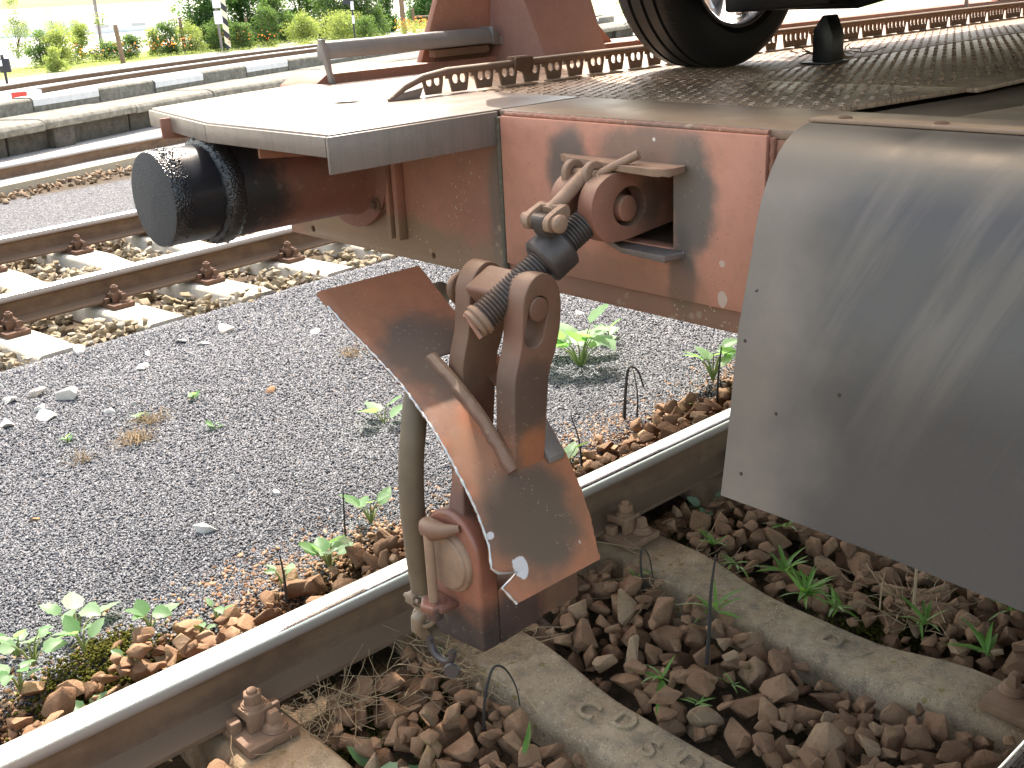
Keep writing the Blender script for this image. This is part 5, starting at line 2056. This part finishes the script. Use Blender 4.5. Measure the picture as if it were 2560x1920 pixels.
for k in range(8):
    z0 = -.05 + k * .40
    m = MB()
    c = Vector((15.80, 29.33, 0)) + fn * .004
    u = fx * .085
    vs = []
    for th in (0, .003):
        for (a, z) in ((-1, z0 + .17), (1, z0), (1, z0 + .2), (-1, z0 + .37)):
            p = c + u * a + fn * th
            vs.append((p.x, p.y, z))
    m.add(vs, [(0, 1, 2, 3), (4, 7, 6, 5), (0, 4, 5, 1), (1, 5, 6, 2), (2, 6, 7, 3), (3, 7, 4, 0)])
    m.build('cream_stripe', M['cream'], bd)
for z0, z1 in ((.66, 1.04), (1.12, 1.42)):
    m = MB()
    slab(m, (15.60, 29.33, 0), .24, z0, z1, .16)
    m.build('relay_box', M['white'], SG, bevel=.01)
SG2 = tag(empty('thin_signal', (19.05, 27.3, -.13)), 'thin black signal pole with small white plates by the flowers', 'signal')
m = MB()
m.cyl((19.05, 27.3, -.2), (19.05, 27.3, 3.2), .028, n=10)
m.build('mast', M['black'], SG2)
for z0, w_ in ((.45, .075), (.86, .10)):
    m = MB()
    slab(m, Vector((19.05, 27.3, 0)) + fn * .03, w_, z0, z0 + .24, .015)
    m.build('plate', M['white'], SG2)
m = MB()
slab(m, Vector((18.9, 27.35, 0)) + fn * .03, .22, 1.02, 1.35, .03)
m.build('lamp_hood', M['black'], SG2)
DW = tag(empty('dwarf_signal', (7.12, 23.4, -.13)), 'small dwarf signal lantern at the left edge', 'signal')
m = MB()
m.cyl((7.12, 23.4, -.2), (7.12, 23.4, .16), .03, n=10)
m.build('mast', M['black'], DW)
m = MB()
slab(m, (7.12, 23.36, 0), .22, .13, .42, .16)
m.build('lamp_body', M['black'], DW, bevel=.01)
m = MB()
slab(m, Vector((7.03, 23.37, 0)) + fn * .012, .11, .27, .40, .008)
m.build('lamp_glass', M['white'], DW)
m = MB()
m.cyl((7.12, 23.4, .42), (7.12, 23.4, .50), .04, n=8)
m.build('vent_cap', M['black'], DW)
m = MB()
m.prism([(5.2, -.14), (6.05, -.14), (6.05, .035), (5.2, .035)], 'y', 18.55, 18.75)
o = m.build('marker_block', M['white'], None, bevel=.02, loc=(5.6, 18.7, -.13))
tag(o, 'small red and white striped block between the rails at the left edge', 'marker')
m = MB()
m.prism([(5.5, -.13), (5.78, -.13), (5.78, .041), (5.5, .041)], 'y', 18.544, 18.756)
m.build('red_band', M['redpaint'], o, bevel=.02)
m = MB()
m.cyl((16.1, 39.2, -.2), (16.1, 39.2, 6.0), .07, n=10)
o = m.build('catenary_pole', M['steel'], None, loc=(16.1, 39.2, -.13))
tag(o, 'faint tall pole far off against the white sky', 'pole')


def building(x, y, w_, d, h, label, rz, roof=.7):
    b = tag(empty('far_building', (x, y, -.2)), label, 'building', 'pale buildings beyond the bushes')
    m = MB()
    m.box(x - w_ / 2, x + w_ / 2, y - d / 2, y + d / 2, -.3, h)
    m.build('wall', M['wall'], b)
    m = MB()
    m.prism([(y - d / 2 - .3, h), (y + d / 2 + .3, h), (y, h + roof)], 'x', x - w_ / 2 - .3, x + w_ / 2 + .3)
    m.build('roof', M['roof'], b)
    k = 0
    xx = x - w_ / 2 + .9
    while xx < x + w_ / 2 - .9:
        m = MB()
        m.box(xx - .35, xx + .35, y - d / 2 - .03, y - d / 2 + .02, h * .38, h * .72)
        m.build('window', M['window'], b)
        xx += 1.9
    b.rotation_euler.z = rz
    return b


building(21.5, 66, 10, 6, .62, 'long low pale building behind the bushes at the left', -.42, .3)
building(26.5, 60, 4.2, 4, .40, 'small grey shed behind the leaning post', -.42, .25)


# ------------------------------------------------------------------ trees, bushes, flowers
def leaf_cloud(name, mat, centres, n, size, parent=None, aspect=.55, up=.3, seed=1):
    """Many small leaf faces gathered in clumps. centres: (x, y, z, rx, ry, rz, weight)."""
    g = np.random.default_rng(seed)
    C = np.array(centres, float)
    wts = C[:, 6] / C[:, 6].sum()
    ci = g.choice(len(C), n, p=wts)
    d = g.normal(0, 1, (n, 3))
    d /= np.linalg.norm(d, axis=1, keepdims=True)
    r = g.random(n) ** .45
    P = C[ci, :3] + d * r[:, None] * C[ci, 3:6]
    kp = P[:, 2] > -.14
    P, ci = P[kp], ci[kp]
    n = len(P)
    a = g.normal(0, 1, (n, 3))
    a[:, 2] *= .6
    a /= np.linalg.norm(a, axis=1, keepdims=True)
    b = g.normal(0, 1, (n, 3))
    b -= a * (a * b).sum(1, keepdims=True)
    b /= np.linalg.norm(b, axis=1, keepdims=True)
    s = size * g.uniform(.6, 1.35, n)[:, None]
    V = np.stack([P - a * s * .5, P + b * s * aspect * .5, P + a * s * .5, P - b * s * aspect * .5], 1)
    tone = np.repeat(np.clip(g.normal(.5, .25, n) + (ci % 5 - 2) * .1, 0, .99), 4)
    F = np.arange(n * 4).reshape(n, 4)
    o0 = org(parent) if parent is not None else Vector((0, 0, 0))
    me = raw_mesh(name, V.reshape(-1, 3) - np.array(o0)[None], F, mat, tone)
    return link(name, me, parent=parent)


def plant(kind, x, y, w_, h, mat, label, cat, group, leaf=.07, n=2600, seed=1, trunk=True, low=.0, loose=.35, clumps=26):
    g = random.Random(seed)
    root = tag(empty(kind, (x, y, -.13)), label, cat, group)
    C = []
    for k in range(int(clumps * 1.7)):
        a, q = g.uniform(0, 2 * PI), g.random() ** .6
        f = g.random() ** (1.6 if trunk else 1.15)
        zc = -.13 + low + (h - low) * (f ** .9)
        taper = math.sin(PI * min(1, .22 + f * .74)) ** .6
        r = w_ * .5 * q * taper
        cr = w_ * (g.uniform(.2, .34) if trunk else g.uniform(.15, .28))
        C.append((x + r * math.cos(a), y + r * math.sin(a) * .8, zc, cr, cr, cr * g.uniform(.6, 1.), cr ** 2))
    n = int(n * (3.4 if trunk else 2.2))
    leaf_cloud('crown', mat, C, n, leaf, root, seed=seed, aspect=.5)
    m = MB()
    if trunk:
        m.tube([(x, y, -.3), (x + g.uniform(-.05, .05), y, h * .35), (x + g.uniform(-.1, .1), y, h * .8)], [w_ * .03 + .015, w_ * .022 + .01, .01], 8)
    for c in C[:10]:
        p0 = Vector((x, y, -.1 + (c[2] + .1) * g.uniform(.1, .5)))
        p1 = Vector(c[:3])
        m.tube([p0, p0.lerp(p1, .5) + Vector((0, 0, .04)), p1], [.016, .011, .004], 5)
    m.build('trunk' if trunk else 'branches', M['bark'], root, smooth=60)
    return root


def P36(px, D):
    """ground point at a bearing (table along the bush line) and distance from the camera"""
    # bearing measured clockwise from +y at the left edge of the view
    a = math.radians(18.745 + px * .02412 - 1.3e-7 * px * px)
    return CAMP[0] + D * math.sin(a), CAMP[1] + D * math.cos(a)


BUSH = [
    # px, D, width, height, material, leaf, n, seed, kind, label
    (395, 38, 1.5, 3.6, 'tree_dark', .085, 5200, 31, 'tree', 'dense dark tree left of the striped signal mast'),
    (450, 39, 1.4, 4.2, 'tree_dark', .085, 4600, 32, 'tree', 'dark tree right behind the striped signal mast'),
    (515, 40, 1.3, 2.2, 'tree_mid', .075, 4200, 33, 'tree', 'leafy mid green tree just right of the signal mast'),
    (570, 42, 1.5, 3.4, 'tree_dark', .085, 4200, 34, 'tree', 'broad green tree between the two signals'),
    (640, 41, 1.6, 3.8, 'tree_mid', .085, 4800, 35, 'tree', 'rounded green tree above the pale bush'),
    (705, 41, 1.5, 4.0, 'tree_mid', .085, 4400, 36, 'tree', 'green tree left of the thin black signal'),
    (745, 44, 1.0, 3.5, 'tree_dark', .085, 2600, 37, 'tree', 'shadowy tree just behind the thin black signal'),
    (830, 47, 1.8, 4.2, 'tree_dark', .10, 4200, 38, 'tree', 'dark tree above the orange flowers'),
    (880, 50, 1.5, 3.2, 'tree_mid', .10, 2600, 39, 'tree', 'tree behind the tall pale post'),
    (940, 46, 1.5, 1.5, 'tree_light', .09, 2800, 40, 'bush', 'bright green bush at the edge of the meadow'),
    (500, 37.5, .9, .95, 'tree_mid', .06, 2400, 41, 'bush', 'low green bush at the foot of the signal mast'),
    (575, 38, 1.1, .72, 'tree_light', .055, 2800, 42, 'bush', 'yellow green bush left of the pale bush'),
    (650, 37.5, 1.5, .66, 'tree_light', .05, 4200, 43, 'bush', 'wide pale feathery bush below the rounded tree'),
    (700, 37, 1.0, .55, 'tree_mid', .05, 2200, 44, 'bush', 'low bush right of the pale feathery bush'),
    (405, 36.5, .9, .8, 'tree_mid', .055, 2400, 45, 'bush', 'bush at the foot of the dense dark tree'),
    (450, 36.5, .8, .6, 'tree_mid', .05, 2000, 46, 'bush', 'small bush under the white boxes'),
    (350, 36, 1.0, .62, 'tree_light', .05, 2400, 47, 'bush', 'pale bush left of the dense dark tree'),
    (310, 36, .75, .85, 'tree_mid', .055, 2200, 48, 'bush', 'dark green bush just right of the leaning post'),
    (280, 36, .7, .55, 'tree_light', .05, 1800, 49, 'bush', 'low pale bush behind the leaning post'),
    (230, 35, .8, .50, 'tree_mid', .05, 1900, 50, 'bush', 'low bush left of the leaning post'),
    (190, 35, .8, .42, 'tree_mid', .05, 1800, 51, 'bush', 'low bush below the thin sapling'),
    (140, 35, .9, .85, 'tree_light', .055, 2600, 52, 'bush', 'tall yellowish bush in the left bush row'),
    (105, 34, .9, .80, 'tree_light', .055, 2400, 53, 'bush', 'yellow green bush second from the left in the bush row'),
    (65, 34, .8, .72, 'tree_mid', .05, 2200, 54, 'bush', 'darker bush near the left end of the bush row'),
    (95, 31, .6, .42, 'tree_light', .045, 1500, 55, 'bush', 'low bright bush standing in front of the left bush row'),
    (30, 38, .9, 1.5, 'tree_grey', .06, 1300, 56, 'bush', 'thin grey willow bush at the far left'),
    (100, 41, .9, 1.1, 'tree_grey', .055, 800, 57, 'bush', 'faint grey bush behind the left bush row'),
    (325, 42, .8, 1.1, 'tree_grey', .055, 600, 58, 'bush', 'thin grey bush behind the dark green bush'),
]
for px, D, w_, h, mt, lf, n, sd, kd, lab in BUSH:
    x, y = P36(px, D)
    tr = kd == 'tree'
    plant('tree' if tr else 'bush', x, y, w_, h * (.66 if tr else 1.25), M[mt], lab, kd, ('trees beyond the tracks' if tr else 'bushes along the far side of the tracks'), lf, n, sd, trunk=tr, clumps=34 if tr else 20, low=.0 if not tr else .1)
x, y = P36(182, 36)
sp_ = tag(empty('sapling', (x, y, -.13)), 'thin sapling with a small round crown against the white sky', 'tree')
MB().tube([(x, y, -.3), (x - .04, y, .4), (x + .0, y, 1.0)], [.018, .014, .006], 7).build('trunk', M['bark'], sp_)
leaf_cloud('crown', M['tree_grey'], [(x + math.cos(k * 2.4) * .18, y, 1.02 + math.sin(k * 1.7) * .14, .14, .14, .1, 1) for k in range(9)], 420, .055, sp_, seed=77)
# flowers
for i, (px0, px1, D, n, zt) in enumerate([(768, 850, 36, 260, .52), (850, 905, 36.5, 150, .5), (120, 350, 34.2, 120, .42), (395, 520, 36, 45, .42)]):
    V = []
    g = np.random.default_rng(90 + i)
    C = []
    for k in range(14):
        x, y = P36(px0 + (px1 - px0) * (k + .5) / 14, D + g.uniform(-.6, .6))
        C.append((x, y, zt * .62, .22, .22, zt * .5, 1))
    o = leaf_cloud('flowers', M['flower'], C, n, .05, None, .9, seed=91 + i)
    tag(o, kind='stuff')
    if i < 2:
        C2 = [(c[0], c[1], zt * .4, .24, .24, zt * .55, 1) for c in C]
        o = leaf_cloud('flower_foliage', M['tree_light'], C2, 3200, .05, None, .35, seed=190 + i)
        tag(o, kind='stuff')
# grass fringe along the foot of the bushes and a meadow slope beyond
C = []
for k in range(120):
    px = -20 + 1000 * k / 120
    D = 31.5 + 3.5 * sm(0, 420, px) - 1.5 * sm(700, 1000, px)
    x, y = P36(px, float(D))
    C.append((x, y, -.08, .25, .25, .09, 1))
    x, y = P36(px, float(D) + 1.6)
    C.append((x, y, -.03, .3, .4, .16, 1.4))
o = leaf_cloud('fringe_grass', M['tree_light'], C, 15000, .055, None, .22, seed=5)
tag(o, kind='stuff')
me = MB()
G = []
for i in range(12):
    row = []
    for j in range(10):
        f, q = i / 11, j / 9
        a = math.radians(38 + 42 * f)
        D = 45 + 40 * q
        row.append((CAMP[0] + D * math.sin(a), CAMP[1] + D * math.cos(a), -.2 + 3.4 * q * float(sm(0, .35, f))))
    G.append(row)
me.grid(G)
t = NT('meadow_grass')
t.fin(t.mix(t.noise(1.5, 6, .7), (.22, .28, .09), (.42, .44, .24)), .9, 0., t.bump(t.noise(8, 5), .8, .05))
o = me.build('meadow_hill', t.m, None, smooth=60)
tag(o, kind='structure')
t = NT('far_wood')

# ------------------------------------------------------------------ weeds
def leaf_mesh(L, W, fold, curl, scal, seed, name='leaf', mat='leaf'):
    g = random.Random(seed)
    m = MB()
    n = 7
    G = []
    for i in range(n + 1):
        f = i / n
        wd_ = W * (math.sin(PI * (f ** .72)) ** .8) * .5 + .0004
        if scal:
            wd_ *= 1 + scal * (1 if i % 2 else -1) * (.5 if 0 < i < n else 0)
        zc = -curl * L * f * f + .25 * L * f * 0
        row = []
        for k in (-1, -.5, 0, .5, 1):
            row.append((L * f, wd_ * k, zc + abs(k) * wd_ * fold + g.uniform(-1, 1) * .02 * W * abs(k)))
        G.append(row)
    m.grid(G)
    me = bpy.data.meshes.new(name)
    me.from_pydata(m.v, [], m.f)
    me.materials.append(M[mat])
    finish(me, 60)
    return me


LEAFS = [leaf_mesh(1.0, r_.uniform(.55, .85), r_.uniform(.1, .35), r_.uniform(-.05, .35), .16, k) for k in range(8)]
BLADES = [leaf_mesh(1.0, r_.uniform(.10, .16), .3, r_.uniform(.1, .55), 0, 40 + k, 'blade', 'blade') for k in range(6)]


def orient(o, p, d, roll, size):
    d = Vector(d).normalized()
    q = d.to_track_quat('X', 'Z')
    o.rotation_euler = (q.to_matrix() @ Matrix.Rotation(roll, 3, 'X')).to_euler()
    o.location = p
    o.scale = (size, size, size)


def weed(x, y, h, n, leafL, label, seed, z=None, cat='weed', group='broad leaved weeds by the rail'):
    g = random.Random(seed)
    z = float(ground_z(x, y)) if z is None else z
    root = tag(empty('broadleaf_weed', (x, y, z)), label, cat, group)
    m = MB()
    for k in range(n):
        a = 2 * PI * k / n * 1.0 + g.uniform(-.5, .5)
        f = (k + .5) / n
        hh = h * (.25 + .75 * f) * g.uniform(.8, 1.05)
        rr_ = h * g.uniform(.15, .42) * (1.2 - .5 * f)
        tip = Vector((rr_ * math.cos(a), rr_ * math.sin(a), hh * .78))
        m.tube([Vector((x, y, z - .01)), Vector((x, y, z)) + tip * .5 + Vector((0, 0, hh * .12)), Vector((x, y, z)) + tip], [.0028 + h * .006, .0022 + h * .003, .0012], 6)
        o = bpy.data.objects.new('leaf', LEAFS[g.randrange(len(LEAFS))])
        COL.objects.link(o)
        o.parent = root
        d = Vector((math.cos(a), math.sin(a), g.uniform(.05, .9)))
        orient(o, tip - d.normalized() * .004, d, g.uniform(-.5, .5), leafL * g.uniform(.7, 1.15))
    m.build('stem', M['stem'], root, smooth=60)
    return root


WEEDS = [
    (1.705, 1.027, .27, 15, .155, 'large leafy weed on the gravel under the headstock'),
    (2.02, 1.16, .12, 5, .07, 'small two leaved weed beside the large leafy weed'),
    (1.816, .398, .20, 10, .085, 'leafy weed on the brown stones beside the dark flap'),
    (1.98, .33, .22, 9, .085, 'leafy weed half hidden behind the edge of the flap'),
    (-.724, .577, .13, 5, .085, 'pale weed alone on the gravel at the left'),
    (-.891, .433, .12, 6, .06, 'weed with round leaves left of the moss patch'),
    (-.775, .396, .09, 5, .058, 'weed beside the moss patch near the rail'),
    (-.609, .372, .08, 5, .05, 'small upright weed right of the moss patch'),
    (-.079, .324, .11, 10, .06, 'bushy weed by the rail left of the hose'),
    (-.233, .33, .09, 4, .045, 'small weed with a dead stem left of the bushy weed'),
    (-.886, .575, .11, 6, .06, 'tall weed at the left edge above the moss'),
    (.714, 1.132, .12, 4, .10, 'pale drooping weed on the gravel behind the hose'),
    (-.499, .301, .05, 4, .03, 'tiny seedling between the brown stones and the rail'),
    (-.445, .324, .055, 3, .035, 'tiny two leaved seedling right of the other seedling'),
    (-.952, .36, .10, 7, .05, 'low weed at the left edge under the tall weed'),
    (-.845, .23, .09, 7, .045, 'cluster of small round leaves close to the rail at the left'),
    (-.698, .30, .07, 5, .04, 'small weed among the brown stones at the left'),
    (.14, .42, .12, 6, .07, 'weed half hidden behind the hanging hose'),
    (.87, .30, .12, 5, .075, 'yellow green weed beside the right edge of the guard plate'),
    (1.20, .20, .09, 6, .05, 'round leaved weed close to the rail right of the guard plate'),
    (1.50, .30, .07, 4, .042, 'small weed on brown stones left of the leafy weed'),
    (1.082, -.05 - .10, .15, 5, .07, 'dark green weed in the shade beside the rail and flap'),
    (-.452, -.394, .12, 4, .075, 'pale weed among the ballast at the bottom edge'),
    (-.745, -.115, .07, 2, .085, 'single pale leaf at the bottom edge under the rail'),
    (.0, -.13, .10, 2, .05, 'small green leaf between the hose coupling and the rail'),
]
for i, (x, y, h, n, L, lab) in enumerate(WEEDS):
    z = None
    if -1.4 < y < .45:
        z = float(ground_z(x, y)) + (.05 if y > .05 else .04)
    weed(x, y, h, n, L, lab, 500 + i, z)


def tuft(x, y, h, n, label, seed, z):
    g = random.Random(seed)
    root = tag(empty('grass_tuft', (x, y, z)), label, 'grass tuft', 'grass tufts between the sleepers')
    for k in range(n):
        o = bpy.data.objects.new('blade', BLADES[g.randrange(len(BLADES))])
        COL.objects.link(o)
        o.parent = root
        a = g.uniform(0, 2 * PI)
        d = Vector((math.cos(a), math.sin(a), g.uniform(.25, 1.6)))
        orient(o, (g.uniform(-.008, .008), g.uniform(-.008, .008), 0), d, g.uniform(-.4, .4), h * g.uniform(.6, 1.2))
    return root


for i, (x, y, h, n, lab) in enumerate([
        (.227, -.664, .085, 9, 'grass tuft beside the stone on the lettered sleeper'), (.568, -.567, .10, 9, 'grass tuft with a dead stem at the edge of the speckled sleeper'),
        (.800, -.70, .10, 22, 'largest bright grass tuft beyond the speckled sleeper'), (.87, -.585, .09, 14, 'bright grass tuft under the lower edge of the flap'),
        (.809, -.459, .06, 8, 'small grass tuft on the far edge of the speckled sleeper'), (.877, -1.002, .09, 9, 'spidery grass tuft left of the rusty bolt'),
        (.86, -1.19, .10, 6, 'long bladed grass tuft near the right edge'), (.863, -.335, .06, 10, 'small grass tuft close to the rail plate'),
        (1.106, -.43, .09, 6, 'grass tuft right under the left corner of the flap'), (.563, -.288, .05, 7, 'feathery little tuft near the rail plate'),
        (1.093, -1.137, .08, 10, 'grass tuft at the right edge below the flap'), (.80, -.80, .07, 12, 'grass tuft right of the largest tuft'), (.33, -.80, .05, 5, 'pale grass sprig among the stones'),
        (.21, -.79, .05, 6, 'grass sprig at the side of the lettered sleeper'), (-.20, -.62, .07, 3, 'grass blade at the bottom edge')]):
    tuft(x, y, h, n, lab, 800 + i, -.185)


def stalk(pts, r, label, mat='dead', seed=0):
    p = smooth_path(pts, 5)
    m = MB()
    n = len(p)
    m.tube(p, [r * (1 - .6 * k / n) for k in range(n)], 6)
    o = m.build('dead_stalk', M[mat], None, loc=pts[0], smooth=60)
    tag(o, label, 'stalk', 'dead stalks')


stalk([(.395, -.672, -.22), (.41, -.668, -.12), (.425, -.66, -.02), (.45, -.655, .07)], .006, 'dark upright dead stalk at the near edge of the speckled sleeper')
stalk([(-.175, -.452, -.22), (-.165, -.45, -.14), (-.135, -.45, -.07), (-.11, -.465, -.075), (-.088, -.475, -.13), (-.08, -.478, -.19)], .004, 'bent dead stalk arching over the edge of the lettered sleeper')
stalk([(.545, -.335, -.21), (.535, -.33, -.13), (.54, -.33, -.07), (.56, -.34, -.10), (.575, -.345, -.20)], .004, 'thin dead stalk arching beside the rail plate')
stalk([(1.69, .282, -.14), (1.70, .285, -.02), (1.71, .28, .10)], .006, 'upright dead stalk beside the leafy weed at the flap')
stalk([(1.34, .45, -.13), (1.35, .45, -.02), (1.37, .45, .07), (1.41, .44, .05), (1.43, .43, -.02)], .007, 'arched dead stalk on the gravel by the rail')
stalk([(1.39, .43, -.13), (1.395, .43, -.04), (1.385, .44, .06)], .004, 'short dead stalk inside the arched one')
stalk([(-.264, .265, -.13), (-.262, .262, -.05), (-.27, .255, .03)], .005, 'short upright dead stalk by the rail')
stalk([(.03, .40, -.13), (.035, .40, -.02), (.045, .405, .07)], .004, 'thin dead stalk right of the hose')
stalk([(.93, .28, -.13), (.925, .285, -.03), (.905, .30, .06)], .004, 'dead stalk beside the guard plate')
stalk([(.93, -.95, -.19), (.97, -.93, -.14), (1.03, -.90, -.09), (1.09, -.87, -.05)], .006, 'straw coloured broken stalk under the flap', 'straw')
stalk([(.88, -.88, -.19), (.92, -.86, -.15), (.97, -.84, -.13)], .003, 'thin straw lying beside the broken stalk', 'straw')
def dry_tuft(x, y, n, spread, label, seed):
    g = random.Random(seed)
    z = float(ground_z(x, y))
    m = MB()
    for k in range(n):
        a = g.uniform(0, 2 * PI)
        L = spread * g.uniform(.4, 1.)
        p0 = Vector((x + g.gauss(0, spread * .25), y + g.gauss(0, spread * .25), z + .006))
        d = Vector((math.cos(a), math.sin(a), 0)) * L
        m.tube([p0, p0 + d * .5 + Vector((0, 0, g.uniform(.01, .05))), p0 + d + Vector((0, 0, g.uniform(.0, .03)))], [.0014, .0011, .0006], 4)
    o = m.build('dry_grass', M['straw'], None, loc=(x, y, z), smooth=60)
    tag(o, label, 'dry grass', 'dry grass wisps on the gravel')


dry_tuft(-.02, 1.75, 60, .10, 'flattened wisp of dry grass on the gravel at the left', 1)
dry_tuft(.12, 1.88, 40, .09, 'second dry grass wisp just right of the flattened one', 2)
dry_tuft(1.10, 1.90, 34, .10, 'dry grass wisp on the gravel left of the guard plate', 3)
dry_tuft(-.25, 1.72, 24, .07, 'thin dry grass wisp nearest to the left edge on the gravel', 4)
for i, (x, y, lab) in enumerate([(.10, 1.95, 'pale seedling on the gravel beside the dry grass'), (-.20, 1.95, 'low green sprig by the white stones at the left'), (.35, 1.98, 'little pale sprig in mid gravel'), (.25, 1.62, 'tiny green sprig below the dry grass')]):
    weed(x, y, .04, 5, .035, lab, 700 + i, None, 'seedling', 'seedlings on the gravel')
# fine dry roots and moss at the rail foot
m = MB()
g = random.Random(77)
for k in range(420):
    c = [(-.03, -.20), (-.02, -.28), (.95, -.95), (-.47, -.19), (.62, -.33), (-.33, -.17)][g.randrange(6)]
    p = Vector((c[0] + g.gauss(0, .07), c[1] + g.gauss(0, .05), -.20 + g.uniform(-.02, .03)))
    pts = [p]
    d = Vector((g.gauss(0, .02), g.gauss(0, .02), g.uniform(-.002, .014)))
    for q in range(4):
        p = p + d + Vector((g.gauss(0, .006), g.gauss(0, .006), g.gauss(0, .004)))
        pts.append(p)
    m.tube(pts, .0007 + .0006 * g.random(), 4)
o = m.build('dry_rootlets', M['straw'], None, smooth=60)
tag(o, kind='stuff')
t = NT('moss')
M['moss'] = t.fin(t.mix(t.noise(60, 4), (.045, .05, .008), (.13, .12, .022)), .95, 0., t.bump(t.noise(240, 3), 1., .006), .1)
P, T = [], []
for c, sx_, sy_, n in [((-.79, .33), .09, .045, 1300), ((-.72, .42), .05, .03, 500), ((-.30, -.19), .12, .04, 1500), ((1.0, -.85), .10, .08, 2000), ((1.1, -.18), .2, .05, 1800)]:
    q = rng.normal(0, 1, (n, 2)) * np.array([sx_, sy_]) + np.array(c)
    z = ground_z(q[:, 0], q[:, 1]) + np.where(q[:, 1] < .1, .035, .012) + rng.uniform(0, .012, n)
    P.append(np.stack([q[:, 0], q[:, 1], z], -1))
P = np.concatenate(P)
P = P[(np.abs(P[:, 1]) > .085)]
chips('moss', M['moss'], P, rng.uniform(.003, .0075, len(P)), rng.random(len(P)), .8)

# ------------------------------------------------------------------ pale stones lying on the gravel
def loose_stone(x, y, r, label, seed, mat='stone_white', sq=.55):
    me = stone_mesh('loose_stone', M[mat], seed, .12)
    g = random.Random(seed)
    o = bpy.data.objects.new('loose_stone', me)
    COL.objects.link(o)
    o.scale = (r * 1.1, r, r * sq / .7)
    o.rotation_euler = (g.uniform(-.3, .3), g.uniform(-.3, .3), g.uniform(0, 6))
    o.location = (x, y, float(ground_z(x, y)) + r * sq * .55)
    tag(o, label, 'stone', 'pale stones lying on the grey gravel')


for i, (x, y, r, lab, sq) in enumerate([
        (-.302, 2.293, .045, 'rounded grey stone on the gravel at the left edge', .7), (-.173, 2.255, .06, 'largest white stone of the cluster at the left', .6), (-.004, 2.42, .055, 'pinkish block stone right of the white cluster', .75),
        (-.145, 2.36, .045, 'stone leaning on the largest white stone', .6), (-.206, 2.577, .05, 'white slab at the left edge above the cluster', .4), (.411, 2.539, .05, 'white shard stone alone in mid gravel', .5),
        (.499, 2.723, .04, 'thin white sliver behind the white shard', .3), (.936, 2.754, .055, 'bluish white stone farthest right near the pale ballast', .55), (.70, 2.78, .045, 'flat white stone left of the bluish stone', .35),
        (.76, 2.67, .045, 'flat white slab touching the other flat stone', .35), (.611, 1.793, .035, 'small brown stone alone on the gravel', .6), (-.213, .822, .042, 'pinkish stone nearest to the rail on the gravel', .6),
        (.042, 2.118, .035, 'pink wedge stone right of the cluster', .5), (.09, .891, .025, 'small pale stone right of the pinkish stone', .5), (.291, 3.02, .05, 'white stone at the edge of the pale ballast, left', .7),
        (-.08, 2.56, .045, 'pinkish angular stone above the cluster', .75), (.16, 2.13, .025, 'little white pebble right of the pink wedge', .7), (1.32, 2.15, .03, 'pale flat stone behind the guard plate', .4), (1.2, 2.35, .035, 'pale pink stone behind the guard plate', .4),
        (1.93, 1.62, .045, 'pinkish flat stone under the wagon beam', .35), (2.25, 1.55, .04, 'white flat stone under the wagon beam', .35), (-.55, 1.35, .018, 'small orange pebble at the left', .6)]):
    loose_stone(x, y, r, lab, 900 + i, 'stone_white' if i not in (10, 21) else 'stone', sq)
for i, (x, y, r, lab) in enumerate([(-.60, .285, .055, 'tan wedge stone standing beside the rail at the lower left'), (-.52, .225, .05, 'flat brown stone against the rail at the lower left'), (-.36, .225, .06, 'tan block stone against the rail, left of the hose'),
                                    (-.67, .20, .055, 'grey brown slab leaning on the rail at the left'), (-1.0, .20, .06, 'greyish stone at the left edge by the rail'), (.93, .20, .055, 'tan block stone behind the rail, right of the guard plate'), (1.25, .30, .06, 'large brown stone behind the rail'),
                                    (1.60, .26, .06, 'broad brown stone by the rail near the flap')]):
    me = stone_mesh('rail_side_stone', M['stone'], 1200 + i, .10)
    o = link('rail_side_stone', me)
    o.scale = (r * 1.25, r, r * .8)
    g = random.Random(i)
    o.rotation_euler = (g.uniform(-.4, .4), g.uniform(-.4, .4), g.uniform(0, 6))
    o.location = (x, y, float(ground_z(x, y)) + r * .75)
    tag(o, lab, 'stone', 'larger stones along the outside of the rail')
for i, (x, y, r, lab) in enumerate([(.205, -.60, .036, 'brown stone standing on the edge of the lettered sleeper'), (.165, -.725, .040, 'long flat orange stone beside the lettered sleeper')]):
    me = stone_mesh('sleeper_stone', M['stone'], 1300 + i, .10)
    o = link('sleeper_stone', me)
    o.scale = (r * 1.3, r, r * .9)
    o.rotation_euler = (.3, .2, 1.2 + i)
    o.location = (x, y, -.165)
    tag(o, lab, 'stone', 'stones lying against the lettered sleeper')
print('objects', len(bpy.data.objects))
